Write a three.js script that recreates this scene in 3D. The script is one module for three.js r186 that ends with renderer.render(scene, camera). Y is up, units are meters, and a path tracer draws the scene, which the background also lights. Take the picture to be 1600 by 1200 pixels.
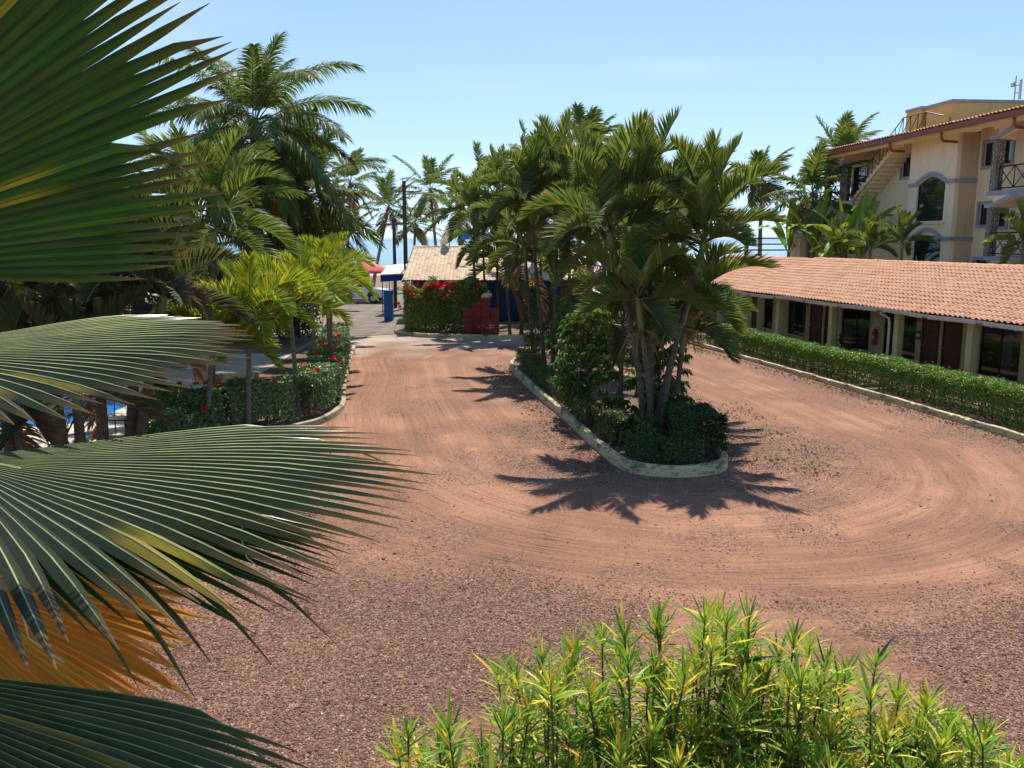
import * as THREE from 'three';
import { mergeGeometries } from 'three/addons/utils/BufferGeometryUtils.js';

// ---------------------------------------------------------------- camera, sky, sun, exposure
const scene = new THREE.Scene();
const camera = new THREE.PerspectiveCamera(48.24, 4 / 3, 0.1, 20000);
camera.position.set(0, 5, 0);
camera.rotation.set(THREE.MathUtils.degToRad(-9.6), 0, 0);
const renderer = new THREE.WebGLRenderer({ antialias: true });
renderer.toneMapping = THREE.LinearToneMapping;
renderer.toneMappingExposure = 1.45;
renderer.shadowMap.enabled = true;

const SUN_DIR = new THREE.Vector3(0.10, 1.10, -1).normalize();
const sun = new THREE.DirectionalLight(new THREE.Color().setRGB(1, 0.92, 0.79), 5.0);
sun.name = 'sun';
sun.position.copy(SUN_DIR).multiplyScalar(120);
sun.target.position.set(0, 0, -25);
sun.castShadow = true;
sun.shadow.mapSize.set(4096, 4096);
sun.shadow.radius = 1;
Object.assign(sun.shadow.camera, { left: -60, right: 60, top: 60, bottom: -60, near: 1, far: 300 });
scene.add(sun, sun.target);

// clear tropical sky: pale at the horizon, deeper overhead, an aureole round the sun, thin high cloud
{
  const W = 1024, H = 512, d = new Float32Array(W * H * 4);
  const hash = (x, y) => { let h = Math.imul(x, 374761393) ^ Math.imul(y, 668265263); h = Math.imul(h ^ (h >>> 13), 1274126177); return ((h ^ (h >>> 16)) >>> 0) / 4294967296; };
  const vn = (x, y) => { const ix = Math.floor(x), iy = Math.floor(y), fx = x - ix, fy = y - iy, s = fx * fx * (3 - 2 * fx), t = fy * fy * (3 - 2 * fy); return (hash(ix, iy) * (1 - s) + hash(ix + 1, iy) * s) * (1 - t) + (hash(ix, iy + 1) * (1 - s) + hash(ix + 1, iy + 1) * s) * t; };
  for (let j = 0; j < H; j++) for (let i = 0; i < W; i++) {
    const up = ((j + 0.5) / H - 0.5) * Math.PI, az = ((i + 0.5) / W - 0.5) * 2 * Math.PI;
    const x = Math.cos(az) * Math.cos(up), y = Math.sin(up), z = Math.sin(az) * Math.cos(up);
    const c = x * SUN_DIR.x + y * SUN_DIR.y + z * SUN_DIR.z;
    const e = Math.max(0, y), k = Math.exp(-e * 3.4), k2 = Math.exp(-e * 16);
    const glow = 0.30 * Math.exp(-(1 - c) * 5) + 0.5 * Math.exp(-(1 - c) * 60);
    let r = 0.035 + 0.46 * k + 0.16 * k2, g = 0.12 + 0.66 * k + 0.07 * k2, b = 0.31 + 0.74 * k - 0.08 * k2;
    r += glow * 0.55; g += glow * 0.6; b += glow * 0.6;
    if (y > 0.004) {   // wisps
      const px = x / (y + 0.12), pz = z / (y + 0.12);
      let s = 0, a = 0.5, f = 1.1; for (let o = 0; o < 5; o++, a *= 0.5, f *= 2.1) s += a * vn(px * f * 0.6 + 7 + o * 3.1, pz * f * 1.7 + o * 9.7);
      const w = THREE.MathUtils.smoothstep(s, 0.5, 0.82) * 0.34 * THREE.MathUtils.smoothstep(y, 0.0, 0.08);
      r += w * 0.42; g += w * 0.30; b += w * 0.14;
    }
    if (y < 0) { const m = THREE.MathUtils.smoothstep(-y, 0, 0.08); r = r * (1 - m) + 0.22 * m; g = g * (1 - m) + 0.24 * m; b = b * (1 - m) + 0.24 * m; }
    const o = (j * W + i) * 4; d[o] = r; d[o + 1] = g; d[o + 2] = b; d[o + 3] = 1;
  }
  const sky = new THREE.DataTexture(d, W, H, THREE.RGBAFormat, THREE.FloatType);
  sky.mapping = THREE.EquirectangularReflectionMapping; sky.magFilter = THREE.LinearFilter; sky.needsUpdate = true;
  scene.background = sky; scene.environment = sky;
}

// ---------------------------------------------------------------- helpers
const V3 = (x, y, z) => new THREE.Vector3(x, y, z);
const W = (X, Y, Z) => new THREE.Vector3(X, Y, -Z);          // metres to the right, up, forward of the viewer
const R = (s) => { let a = s >>> 0; return () => { a = (a + 0x6d2b79f5) | 0; let t = Math.imul(a ^ (a >>> 15), 1 | a); t = (t + Math.imul(t ^ (t >>> 7), 61 | t)) ^ t; return ((t ^ (t >>> 14)) >>> 0) / 4294967296; }; };
const lerp = (a, b, t) => a + (b - a) * t, clamp = (x, a = 0, b = 1) => Math.min(b, Math.max(a, x));
const sstep = (x, a, b) => { const t = clamp((x - a) / (b - a)); return t * t * (3 - 2 * t); };
const hash2 = (x, y) => { let h = Math.imul(x, 374761393) ^ Math.imul(y, 668265263); h = Math.imul(h ^ (h >>> 13), 1274126177); return ((h ^ (h >>> 16)) >>> 0) / 4294967296; };
const noise = (x, y) => { const ix = Math.floor(x), iy = Math.floor(y), fx = x - ix, fy = y - iy, s = fx * fx * (3 - 2 * fx), t = fy * fy * (3 - 2 * fy); return (hash2(ix, iy) * (1 - s) + hash2(ix + 1, iy) * s) * (1 - t) + (hash2(ix, iy + 1) * (1 - s) + hash2(ix + 1, iy + 1) * s) * t; };
const pnoise = (x, y, p) => { const m = (a) => ((a % p) + p) % p, ix = Math.floor(x), iy = Math.floor(y), fx = x - ix, fy = y - iy, s = fx * fx * (3 - 2 * fx), t = fy * fy * (3 - 2 * fy), X0 = m(ix), X1 = m(ix + 1), Y0 = m(iy), Y1 = m(iy + 1); return (hash2(X0, Y0) * (1 - s) + hash2(X1, Y0) * s) * (1 - t) + (hash2(X0, Y1) * (1 - s) + hash2(X1, Y1) * s) * t; };
const fbm = (x, y, n = 4) => { let s = 0, a = 0.5, k = 0; for (let i = 0; i < n; i++) { s += a * noise(x, y); k += a; x = x * 2.03 + 17.1; y = y * 2.03 + 5.7; a *= 0.5; } return s / k; };

const taken = {};
const numbered = (n) => { const k = taken[n] = (taken[n] ?? -1) + 1; return k ? n + '_' + String(k).padStart(3, '0') : n; };
function shadowed(m) { m.castShadow = m.receiveShadow = true; return m; }
function tag(o, label, category, group) { o.userData.label = label; o.userData.category = category; if (group) o.userData.group = group; return o; }
function thing(name, label, category, pos, group, turn = 0) { const o = new THREE.Group(); o.name = numbered(name); if (pos) o.position.copy(pos); o.rotation.y = turn; tag(o, label, category, group); scene.add(o); return o; }
function part(name, geo, mat, parent) { const m = shadowed(new THREE.Mesh(geo, mat)); m.name = name; parent.add(m); return m; }
function solo(name, geo, mat, label, category, group) { const m = shadowed(new THREE.Mesh(geo, mat)); m.name = numbered(name); tag(m, label, category, group); scene.add(m); return m; }
function struct(name, geo, mat, label) { const m = shadowed(new THREE.Mesh(geo, mat)); m.name = numbered(name); m.userData.kind = 'structure'; if (label) { m.userData.label = label; } scene.add(m); return m; }

// collects triangles with uv and colour
class GB {
  constructor() { this.p = []; this.c = []; this.u = []; this.i = []; this.n = 0; }
  v(x, y, z, r = 1, g = 1, b = 1, u = 0, w = 0) { this.p.push(x, y, z); this.c.push(r, g, b); this.u.push(u, w); return this.n++; }
  tri(a, b, c) { this.i.push(a, b, c); }
  quad(a, b, c, d) { this.i.push(a, b, c, a, c, d); }
  geo(normals = true) {
    const g = new THREE.BufferGeometry();
    g.setAttribute('position', new THREE.Float32BufferAttribute(this.p, 3)); g.setAttribute('color', new THREE.Float32BufferAttribute(this.c, 3)); g.setAttribute('uv', new THREE.Float32BufferAttribute(this.u, 2));
    g.setIndex(this.i); if (normals) g.computeVertexNormals(); return g;
  }
  // box with uv in metres, faces with own vertices
  box(x0, x1, y0, y1, z0, z1, col = [1, 1, 1]) {
    const [r, g, b] = col, F = [
      [[x1, y0, z1], [x1, y0, z0], [x1, y1, z0], [x1, y1, z1], 2, 1], [[x0, y0, z0], [x0, y0, z1], [x0, y1, z1], [x0, y1, z0], 2, 1],
      [[x0, y1, z1], [x1, y1, z1], [x1, y1, z0], [x0, y1, z0], 0, 2], [[x0, y0, z0], [x1, y0, z0], [x1, y0, z1], [x0, y0, z1], 0, 2],
      [[x0, y0, z1], [x1, y0, z1], [x1, y1, z1], [x0, y1, z1], 0, 1], [[x1, y0, z0], [x0, y0, z0], [x0, y1, z0], [x1, y1, z0], 0, 1]];
    for (const [a, bb, cc, d, iu, iv] of F) this.quad(...[a, bb, cc, d].map((q) => this.v(q[0], q[1], q[2], r, g, b, q[iu], q[iv])));
    return this;
  }
  // tube through points with radii, k sides
  tube(pts, rad, k = 6, col = [1, 1, 1], cap = true) {
    const N = pts.length, rings = []; let side = null, len = 0;
    for (let i = 0; i < N; i++) {
      const t = pts[Math.min(N - 1, i + 1)].clone().sub(pts[Math.max(0, i - 1)]).normalize();
      if (!side) side = Math.abs(t.y) > 0.9 ? V3(1, 0, 0) : V3(0, 1, 0).cross(t);
      side = side.clone().addScaledVector(t, -side.dot(t)).normalize();
      const up = t.clone().cross(side), r = typeof rad === 'function' ? rad(i / (N - 1), i) : Array.isArray(rad) ? rad[i] : rad, c = typeof col === 'function' ? col(i / (N - 1), i) : col;
      if (i) len += pts[i].distanceTo(pts[i - 1]);
      const ring = []; for (let j = 0; j <= k; j++) { const a = j / k * Math.PI * 2, ca = Math.cos(a) * r, sa = Math.sin(a) * r; ring.push(this.v(pts[i].x + side.x * ca + up.x * sa, pts[i].y + side.y * ca + up.y * sa, pts[i].z + side.z * ca + up.z * sa, c[0], c[1], c[2], j / k, len)); }
      rings.push(ring);
    }
    for (let i = 0; i + 1 < N; i++) for (let j = 0; j < k; j++) this.quad(rings[i][j], rings[i][j + 1], rings[i + 1][j + 1], rings[i + 1][j]);
    if (cap) for (const [ring, flip] of [[rings[0], true], [rings[N - 1], false]]) for (let j = 1; j + 1 < k; j++) flip ? this.tri(ring[0], ring[j + 1], ring[j]) : this.tri(ring[0], ring[j], ring[j + 1]);
    return this;
  }
}
const boxes = (...list) => { const g = new GB(); for (const b of list) g.box(...b); return g.geo(); };
const tubeGeo = (pts, r, k = 6) => new GB().tube(pts, r, k).geo();
// a box with rounded vertical and horizontal edges would be heavy; a chamfered box is enough for posts and trim
function chamfer(x0, x1, y0, y1, z0, z1, c = 0.012) {
  const s = new THREE.Shape(); s.moveTo(x0 + c, y0 + c); s.lineTo(x1 - c, y0 + c); s.lineTo(x1 - c, y1 - c); s.lineTo(x0 + c, y1 - c); s.closePath();
  const g = new THREE.ExtrudeGeometry(s, { depth: z1 - z0 - 2 * c, bevelEnabled: true, bevelThickness: c, bevelSize: c, bevelSegments: 1 }); g.translate(0, 0, z0 + c); return g;
}

// ---------------------------------------------------------------- textures and materials
const rgb = (r, g, b) => new THREE.Color().setRGB(r, g, b);
function tex(n, m, fn, srgb = false) {   // fn -> [r,g,b] 0..1 (linear values are stored as data, sRGB ones as colour)
  const d = new Uint8Array(n * m * 4);
  for (let j = 0; j < m; j++) for (let i = 0; i < n; i++) { const c = fn(i, j), o = (j * n + i) * 4; d[o] = clamp(c[0]) * 255; d[o + 1] = clamp(c[1]) * 255; d[o + 2] = clamp(c[2]) * 255; d[o + 3] = 255; }
  const t = new THREE.DataTexture(d, n, m); t.wrapS = t.wrapT = THREE.RepeatWrapping; t.magFilter = THREE.LinearFilter; t.minFilter = THREE.LinearMipmapLinearFilter; t.generateMipmaps = true; if (srgb) t.colorSpace = THREE.SRGBColorSpace; t.needsUpdate = true; return t;
}
const rep = (t, u, v) => { const k = t.clone(); k.repeat.set(u, v); k.needsUpdate = true; return k; };
const pf = (i, j, n, base, oct = 4) => { let s = 0, a = 0.5, k = 0, p = base; for (let o = 0; o < oct; o++, a *= 0.55, p *= 2) { s += a * pnoise(i / n * p, j / n * p, p); k += a; } return s / k; };
const T = {
  mottle: tex(512, 512, (i, j) => { const a = pf(i, j, 512, 4, 6), b = pf(i + 90, j + 33, 512, 48, 2), v = 0.74 + 0.32 * (a - 0.5) * 1.5 + 0.14 * (b - 0.5) + 0.06; return [v, v, v]; }),
  grain: tex(512, 512, (i, j) => { const a = pf(i, j, 512, 32, 4), b = hash2(i, j), v = 0.55 * a + 0.45 * b; return [v, v, v]; }),
  stain: tex(512, 512, (i, j) => { const a = pf(i, j, 512, 3, 6), b = pf(i + 31, j + 77, 512, 24, 4), m = sstep(a * 0.7 + b * 0.3, 0.46, 0.62), v = lerp(0.98, 0.20, m * 0.85) * (0.88 + 0.2 * b); return [v, v * 0.99, v * 0.96]; }),
  soil: tex(512, 512, (i, j) => { const a = pf(i, j, 512, 6, 5), b = hash2(i * 3 + 1, j), c = pf(i + 7, j + 9, 512, 64, 2), v = 0.45 + 0.5 * (a - 0.4) + 0.3 * (b - 0.5) * c + 0.25 * (c - 0.5); return [v, v * 0.9, v * 0.8]; }),
  vein: tex(512, 512, (i, j) => { const a = pf(i, j * 0.06, 512, 128, 2), b = pf(i + 11, j + 70, 512, 8, 4), c = pf(i + 200, j, 512, 40, 2), s = sstep(c, 0.74, 0.82), v = 0.62 + 0.55 * (a - 0.5) + 0.5 * (b - 0.5) + 0.1; return [lerp(v, 0.9, s * 0.6), lerp(v, 0.62, s * 0.6), lerp(v * 0.96, 0.5, s * 0.5)]; }),
  streak: tex(512, 512, (i, j) => { const a = pf(i, j, 512, 4, 6), b = pf(i, j * 0.05, 512, 40, 3), m = sstep(b * 0.6 + a * 0.4, 0.56, 0.72), v = (0.80 + 0.2 * (a - 0.5)) * (1 - 0.22 * m); return [v, v * 0.995, v * 0.98]; }),
  bark: tex(256, 256, (i, j) => { const a = pf(i, j * 3, 256, 8, 4), b = pf(i * 4, j, 256, 16, 2), v = 0.35 + 0.5 * a * b + 0.3 * a; return [v, v, v]; }),
};
const M = {};
const std = (o) => new THREE.MeshStandardMaterial(o), phy = (o) => new THREE.MeshPhysicalMaterial(o);
const plaster = (r, g, b, u = 0.35) => std({ color: rgb(r / 0.8, g / 0.8, b / 0.8), map: rep(T.mottle, u, u), bumpMap: rep(T.grain, 1.2, 1.2), bumpScale: 0.004, roughness: 0.92 });
const leafMat = (through = 0.35, coat = 0.25, cr = 0.4) => phy({ color: 0xffffff, vertexColors: true, roughness: 1, transmission: through, thickness: 0, clearcoat: coat, clearcoatRoughness: cr, side: THREE.DoubleSide, specularIntensity: 0.3 });
M.palmLeaf = leafMat(0.45, 0.14, 0.34);
M.softLeaf = leafMat(0.40, 0.14, 0.4);
M.fan = leafMat(0.14, 0.24, 0.20);
M.fan.map = T.vein;
M.hedgeLeaf = leafMat(0.25, 0.35, 0.3);
M.trunk = std({ color: 0xffffff, vertexColors: true, map: rep(T.bark, 2, 1.4), bumpMap: rep(T.bark, 2, 1.4), bumpScale: 0.02, roughness: 0.95 });
M.shaft = std({ color: 0xffffff, vertexColors: true, roughness: 0.5 });
M.twig = std({ color: rgb(0.11, 0.075, 0.05), roughness: 0.95, bumpMap: rep(T.bark, 2, 2), bumpScale: 0.01 });
M.soil = std({ color: rgb(0.36, 0.25, 0.18), map: rep(T.soil, 0.7, 0.7), bumpMap: rep(T.grain, 0.8, 0.8), bumpScale: 0.03, roughness: 1 });
M.metalDark = std({ color: rgb(0.03, 0.028, 0.026), roughness: 0.5, metalness: 0.4 });
M.brownWood = std({ color: rgb(0.05, 0.02, 0.014), roughness: 0.6, bumpMap: rep(T.bark, 1, 1), bumpScale: 0.003 });
// ---------------------------------------------------------------- ground, road, beach, sea
// island outline (X right, Z forward), read along the outer foot of its kerb
const ISLAND = [[-0.10, 33.6], [0.42, 29.3], [0.95, 26.1], [1.32, 24.2], [1.75, 21.6], [2.10, 19.55], [2.32, 18.55], [2.62, 17.95], [3.10, 17.68], [3.60, 17.62], [4.20, 17.78], [4.66, 18.15], [4.86, 18.75], [4.86, 19.6], [4.75, 21.0], [4.6, 23.5], [4.35, 27], [4.1, 30.5], [3.7, 33.5], [3.0, 35.2], [1.9, 35.9], [0.9, 35.6], [0.2, 34.9]];
const shapeOf = (pts) => { const s = new THREE.Shape(); pts.forEach(([x, z], i) => i ? s.lineTo(x, z) : s.moveTo(x, z)); s.closePath(); return s; };
function sheet(pts, y) {   // flat polygon in metres, uv in metres
  const g = new THREE.ShapeGeometry(shapeOf(pts)), p = g.attributes.position, u = g.attributes.uv;
  for (let i = 0; i < p.count; i++) { const x = p.getX(i), z = p.getY(i); u.setXY(i, x, z); p.setXYZ(i, x, y, -z); }
  g.computeVertexNormals(); return g;
}
const smoothLoop = (pts, n, closed = true) => new THREE.CatmullRomCurve3(pts.map(([x, z]) => W(x, 0, z)), closed, 'centripetal').getSpacedPoints(n);
function segDist(px, pz, ax, az, bx, bz) { const dx = bx - ax, dz = bz - az, t = clamp(((px - ax) * dx + (pz - az) * dz) / (dx * dx + dz * dz)); return [Math.hypot(px - ax - dx * t, pz - az - dz * t), t]; }
// how far a point of the driveway lies from the island's spine: wheels run round it in rings
const spine = (x, z) => segDist(x, z, 3.55, 20.3, 0.9, 36);
function gravelness(x, z) {   // 1 loose gravel, 0 worn dust
  const [d, t] = spine(x, z), n = (fbm(x * 0.45 + 3, z * 0.45 + 8, 4) - 0.5) * 3.4;
  const right = x > lerp(3.55, 0.9, t) + 1 ? 1 : 0;
  const inner = lerp(4.35, right ? 4.0 : 2.6, sstep(z, 17, 24)), outer = 8.35 + (x > 3 ? sstep(x, 3, 7) * 0.8 : 0);
  let g = 1 - 0.92 * sstep(d + n, inner - 0.9, inner + 1.3) * (1 - sstep(d + n * 1.1, outer - 0.9, outer + 1.3));
  g = Math.max(g, 0.5 * sstep(fbm(x * 0.9 + 70, z * 0.5 + 2, 5), 0.54, 0.64));
  if (z > 22) g = Math.min(g, lerp(1, 0.62, sstep(z, 22, 34)));
  // lanes that feet and wheels keep bare inside the gravel
  const patch = sstep(fbm(x * 0.33 + 40, z * 0.6 + 11, 3), 0.56, 0.72);
  g *= 1 - 0.75 * patch;
  // loose strip along the right-hand kerb
  const kx = 12.2 - (z - 23) * 0.207; g = Math.max(g, 0.8 * sstep(x, kx - 1.8, kx - 0.5));
  return clamp(g);
}
const DX0 = -10, DX1 = 16, DZ0 = 3, DZ1 = 47;
{
  const N = 2048, d = new Uint8Array(N * N * 4), h = new Uint8Array(N * N);
  // coarse field of the slow functions, then bilinear
  const K = 512, G = new Float32Array((K + 1) * (K + 1)), B = new Float32Array((K + 1) * (K + 1)), D = new Float32Array((K + 1) * (K + 1)), S = new Float32Array((K + 1) * (K + 1));
  for (let j = 0; j <= K; j++) for (let i = 0; i <= K; i++) {
    const x = lerp(DX0, DX1, i / K), z = lerp(DZ0, DZ1, j / K), o = j * (K + 1) + i, [dd] = spine(x, z);
    G[o] = gravelness(x, z); B[o] = fbm(x * 0.7, z * 0.7 + 30, 4); D[o] = dd + (noise(x * 0.16, z * 0.16 + 60) - 0.5) * 0.9; S[o] = Math.atan2(z - 20.3, x - 3.55) * 4 + z * 0.15;
  }
  const bil = (A, u, v) => { const x = u * K, y = v * K, i = Math.min(K - 1, x | 0), j = Math.min(K - 1, y | 0), fx = x - i, fy = y - j, o = j * (K + 1) + i; return (A[o] * (1 - fx) + A[o + 1] * fx) * (1 - fy) + (A[o + K + 1] * (1 - fx) + A[o + K + 2] * fx) * fy; };
  for (let j = 0; j < N; j++) for (let i = 0; i < N; i++) {
    const u = i / N, v = j / N, x = lerp(DX0, DX1, u), z = lerp(DZ0, DZ1, v), g = bil(G, u, v), b = bil(B, u, v), dd = bil(D, u, v), ss = bil(S, u, v);
    // wheel marks: thin streaks along the rings
    const t1 = noise(dd * 5.5, ss * 0.6 + 9), t2 = noise(dd * 19 + 31, ss * 1.4), t3 = noise(dd * 2.1 + 77, ss * 0.35);
    const t4 = noise(dd * 41 + 3, ss * 2.6), tr = (t1 - 0.5) * 0.5 + (t2 - 0.5) * 0.8 + (t3 - 0.5) * 0.25 + (t4 - 0.5) * 0.6;
    // short dark scratches where tyres have bitten
    const sc = sstep(noise(dd * 34 + 5, ss * 2.2 + 70), 0.80, 0.9) * sstep(noise(x * 0.5 + 21, z * 0.5), 0.55, 0.75) * 0.5;
    // stones: two sizes of specks
    const f1 = noise(x * 27, z * 27), f2 = noise(x * 61 + 9, z * 61), w = hash2(i, j);
    const st = (f1 - 0.5) * 0.9 + (f2 - 0.5) * 0.9 + (w - 0.5) * 0.5;
    const dust = 1 - g, k = 0.45 + 0.55 * g;
    let m = 1 + st * lerp(0.18, 1.05, g) + tr * lerp(0.30, 0.06, g) + (b - 0.5) * 0.5 - sc * (1 - g);
    const pale = sstep(t1 * 0.35 + t3 * 0.35 + b * 0.5, 0.55, 0.85) * dust * 0.8;
    let r = lerp(0.220, 0.168, g) + pale * 0.06, gg = lerp(0.103, 0.084, g) + pale * 0.035, bb = lerp(0.060, 0.053, g) + pale * 0.023;
    const grey = sstep(w, 0.86, 0.98) * g * 0.3 + sstep(f2, 0.72, 0.9) * 0.25 * k; r += grey * 0.22; gg += grey * 0.2; bb += grey * 0.18;
    // further off the drive turns to crushed pale stone
    const far = sstep(z + (b - 0.5) * 9 - x * 0.35, 37, 45); r = lerp(r, 0.33, far); gg = lerp(gg, 0.26, far); bb = lerp(bb, 0.21, far);
    // sparse weeds by the island's right flank
    const wd = sstep(fbm(x * 2.2 + 5, z * 2.2, 3), 0.62, 0.75) * sstep(x, 5.0, 5.8) * (1 - sstep(x, 6.6, 7.6)) * sstep(z, 17.5, 19) * (1 - sstep(z, 24, 27));
    r = lerp(r, 0.12, wd * 0.5); gg = lerp(gg, 0.14, wd * 0.5); bb = lerp(bb, 0.06, wd * 0.5);
    const o = (j * N + i) * 4, e = (q) => { q = clamp(q * m, 0.004, 1); return 255 * (q <= 0.0031308 ? 12.92 * q : 1.055 * Math.pow(q, 1 / 2.4) - 0.055); };
    d[o] = e(r); d[o + 1] = e(gg); d[o + 2] = e(bb); d[o + 3] = 255;
    h[j * N + i] = clamp(0.45 + st * lerp(0.10, 0.5, g) + tr * 0.55 * lerp(1, 0.2, g)) * 255;
  }
  const col = new THREE.DataTexture(d, N, N); col.colorSpace = THREE.SRGBColorSpace; col.magFilter = THREE.LinearFilter; col.generateMipmaps = true; col.minFilter = THREE.LinearMipmapLinearFilter; col.needsUpdate = true;
  const bump = new THREE.DataTexture(h, N, N, THREE.RedFormat); bump.magFilter = THREE.LinearFilter; bump.needsUpdate = true;
  M.drive = std({ map: col, bumpMap: bump, bumpScale: 0.035, roughness: 0.97 });
}
{ // the drive: a gently uneven sheet with wheel ruts
  const nx = 200, nz = 300, g = new GB();
  for (let j = 0; j <= nz; j++) for (let i = 0; i <= nx; i++) {
    const u = i / nx, v = j / nz, x = lerp(DX0, DX1, u), z = lerp(DZ0, DZ1, v), [d] = spine(x, z);
    const y = (fbm(x * 0.35, z * 0.35, 3) - 0.5) * 0.05 + (noise(d * 2.4, z * 0.05 + x * 0.05) - 0.5) * 0.014 * (1 - gravelness(x, z));
    g.v(x, y, -z, 1, 1, 1, u, v);
  }
  for (let j = 0; j < nz; j++) for (let i = 0; i < nx; i++) { const a = j * (nx + 1) + i; g.quad(a, a + 1, a + nx + 2, a + nx + 1); }
  struct('driveway', g.geo(), M.drive);
}
// loose stones of the drive, thick where the gravel is, thin where wheels have swept it
{
  const rnd = R(11), shp = new THREE.IcosahedronGeometry(1, 0), p = shp.attributes.position, map = new Map();
  for (let i = 0; i < p.count; i++) { const key = [p.getX(i), p.getY(i), p.getZ(i)].map((q) => q.toFixed(3)).join(); if (!map.has(key)) map.set(key, 0.7 + 0.55 * rnd()); const k = map.get(key); p.setXYZ(i, p.getX(i) * k, p.getY(i) * k * 0.7, p.getZ(i) * k); }
  shp.computeVertexNormals();
  const MAX = 190000, im = new THREE.InstancedMesh(shp, std({ color: 0xffffff, roughness: 0.9, flatShading: true }), MAX), m4 = new THREE.Matrix4(), q = new THREE.Quaternion(), e = new THREE.Euler(), c = new THREE.Color();
  let n = 0, guard = 0;
  while (n < MAX && guard++ < 1500000) {
    const z = 6.4 + 26 * Math.pow(rnd(), 1.7), x = lerp(-0.64 * z - 0.3, 0.64 * z + 0.3, rnd());
    if (x < -7 || x > 12.6) continue;
    const g = gravelness(x, z);
    if (rnd() > 0.05 + 0.95 * g * g) continue;
    if (x > 0.2 && z > 17.5 && z < 36 && x < 5 && x > lerp(2.4, -0.2, (z - 18) / 16)) continue;
    const s = (0.005 + 0.0115 * Math.pow(rnd(), 2.2)) * (rnd() < 0.015 ? 2.0 : 1);
    e.set(rnd() * 0.6, rnd() * 6.28, rnd() * 0.6); q.setFromEuler(e);
    m4.compose(W(x, s * 0.25 + (fbm(x * 0.35, z * 0.35, 3) - 0.5) * 0.05, z), q, V3(s * (0.8 + 0.5 * rnd()), s * (0.6 + 0.5 * rnd()), s));
    im.setMatrixAt(n, m4);
    const k = rnd(), v = 0.65 + 0.7 * rnd();
    k < 0.62 ? c.setRGB(0.20 * v, 0.104 * v, 0.066 * v) : k < 0.84 ? c.setRGB(0.125 * v, 0.066 * v, 0.044 * v) : k < 0.96 ? c.setRGB(0.30 * v, 0.19 * v, 0.14 * v) : c.setRGB(0.42 * v, 0.32 * v, 0.25 * v);
    im.setColorAt(n, c); n++;
  }
  im.count = n; im.name = 'gravel'; im.userData = { kind: 'stuff', label: 'loose reddish gravel spread over the driveway', category: 'gravel' }; im.castShadow = im.receiveShadow = true; scene.add(im);
}
M.earth = std({ color: rgb(0.42, 0.33, 0.25), map: rep(T.soil, 0.12, 0.12), bumpMap: rep(T.grain, 0.3, 0.3), bumpScale: 0.02, roughness: 1 });
M.sand = std({ color: rgb(0.62, 0.50, 0.36), map: rep(T.mottle, 0.05, 0.05), bumpMap: rep(T.grain, 0.1, 0.1), bumpScale: 0.05, roughness: 1 });
M.roadStone = std({ color: rgb(0.36, 0.33, 0.30), map: rep(T.soil, 0.35, 0.35), bumpMap: rep(T.grain, 0.6, 0.6), bumpScale: 0.02, roughness: 1 });
struct('ground', sheet([[-400, -60], [400, -60], [400, 120], [-400, 120]], -0.045), M.earth);
struct('access_road', sheet([[-10.2, 43.5], [-5.6, 45.5], [-5.6, 78], [-40, 78], [-40, 69], [-10.6, 60]], 0.028), M.roadStone);
{ // beach falls gently to the sea
  const g = new GB(); const zs = [78, 100, 140, 185, 230]; const ys = [-0.03, -0.06, -0.1, -0.5, -1.6];
  zs.forEach((z, k) => { for (const x of [-500, 500]) g.v(x, ys[k], -z, 1, 1, 1, x, z); });
  for (let k = 0; k + 1 < zs.length; k++) g.quad(2 * k, 2 * k + 1, 2 * k + 3, 2 * k + 2);
  struct('beach', g.geo(), M.sand);
}
{
  const n = 512, wave = tex(n, n, (i, j) => { const a = pf(i, j * 2, n, 8, 5), b = pf(i + 50, j * 3, n, 24, 3), v = a * 0.6 + b * 0.4; return [v, v, v]; });
  const foam = tex(n, n, (i, j) => { const a = pf(i, j * 4, n, 10, 5), w = sstep(a, 0.66, 0.80); return [lerp(0.45, 1, w), lerp(0.5, 1, w), lerp(0.55, 1, w)]; });
  const sea = struct('sea', sheet([[-9000, 182], [9000, 182], [9000, 16000], [-9000, 16000]], -0.42), std({ color: rgb(0.16, 0.42, 0.62), map: rep(foam, 0.02, 0.03), bumpMap: rep(wave, 0.03, 0.06), bumpScale: 0.6, roughness: 0.34 }));
  sea.castShadow = false;
}
// ---------------------------------------------------------------- plant builders
const UP = V3(0, 1, 0);
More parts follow.
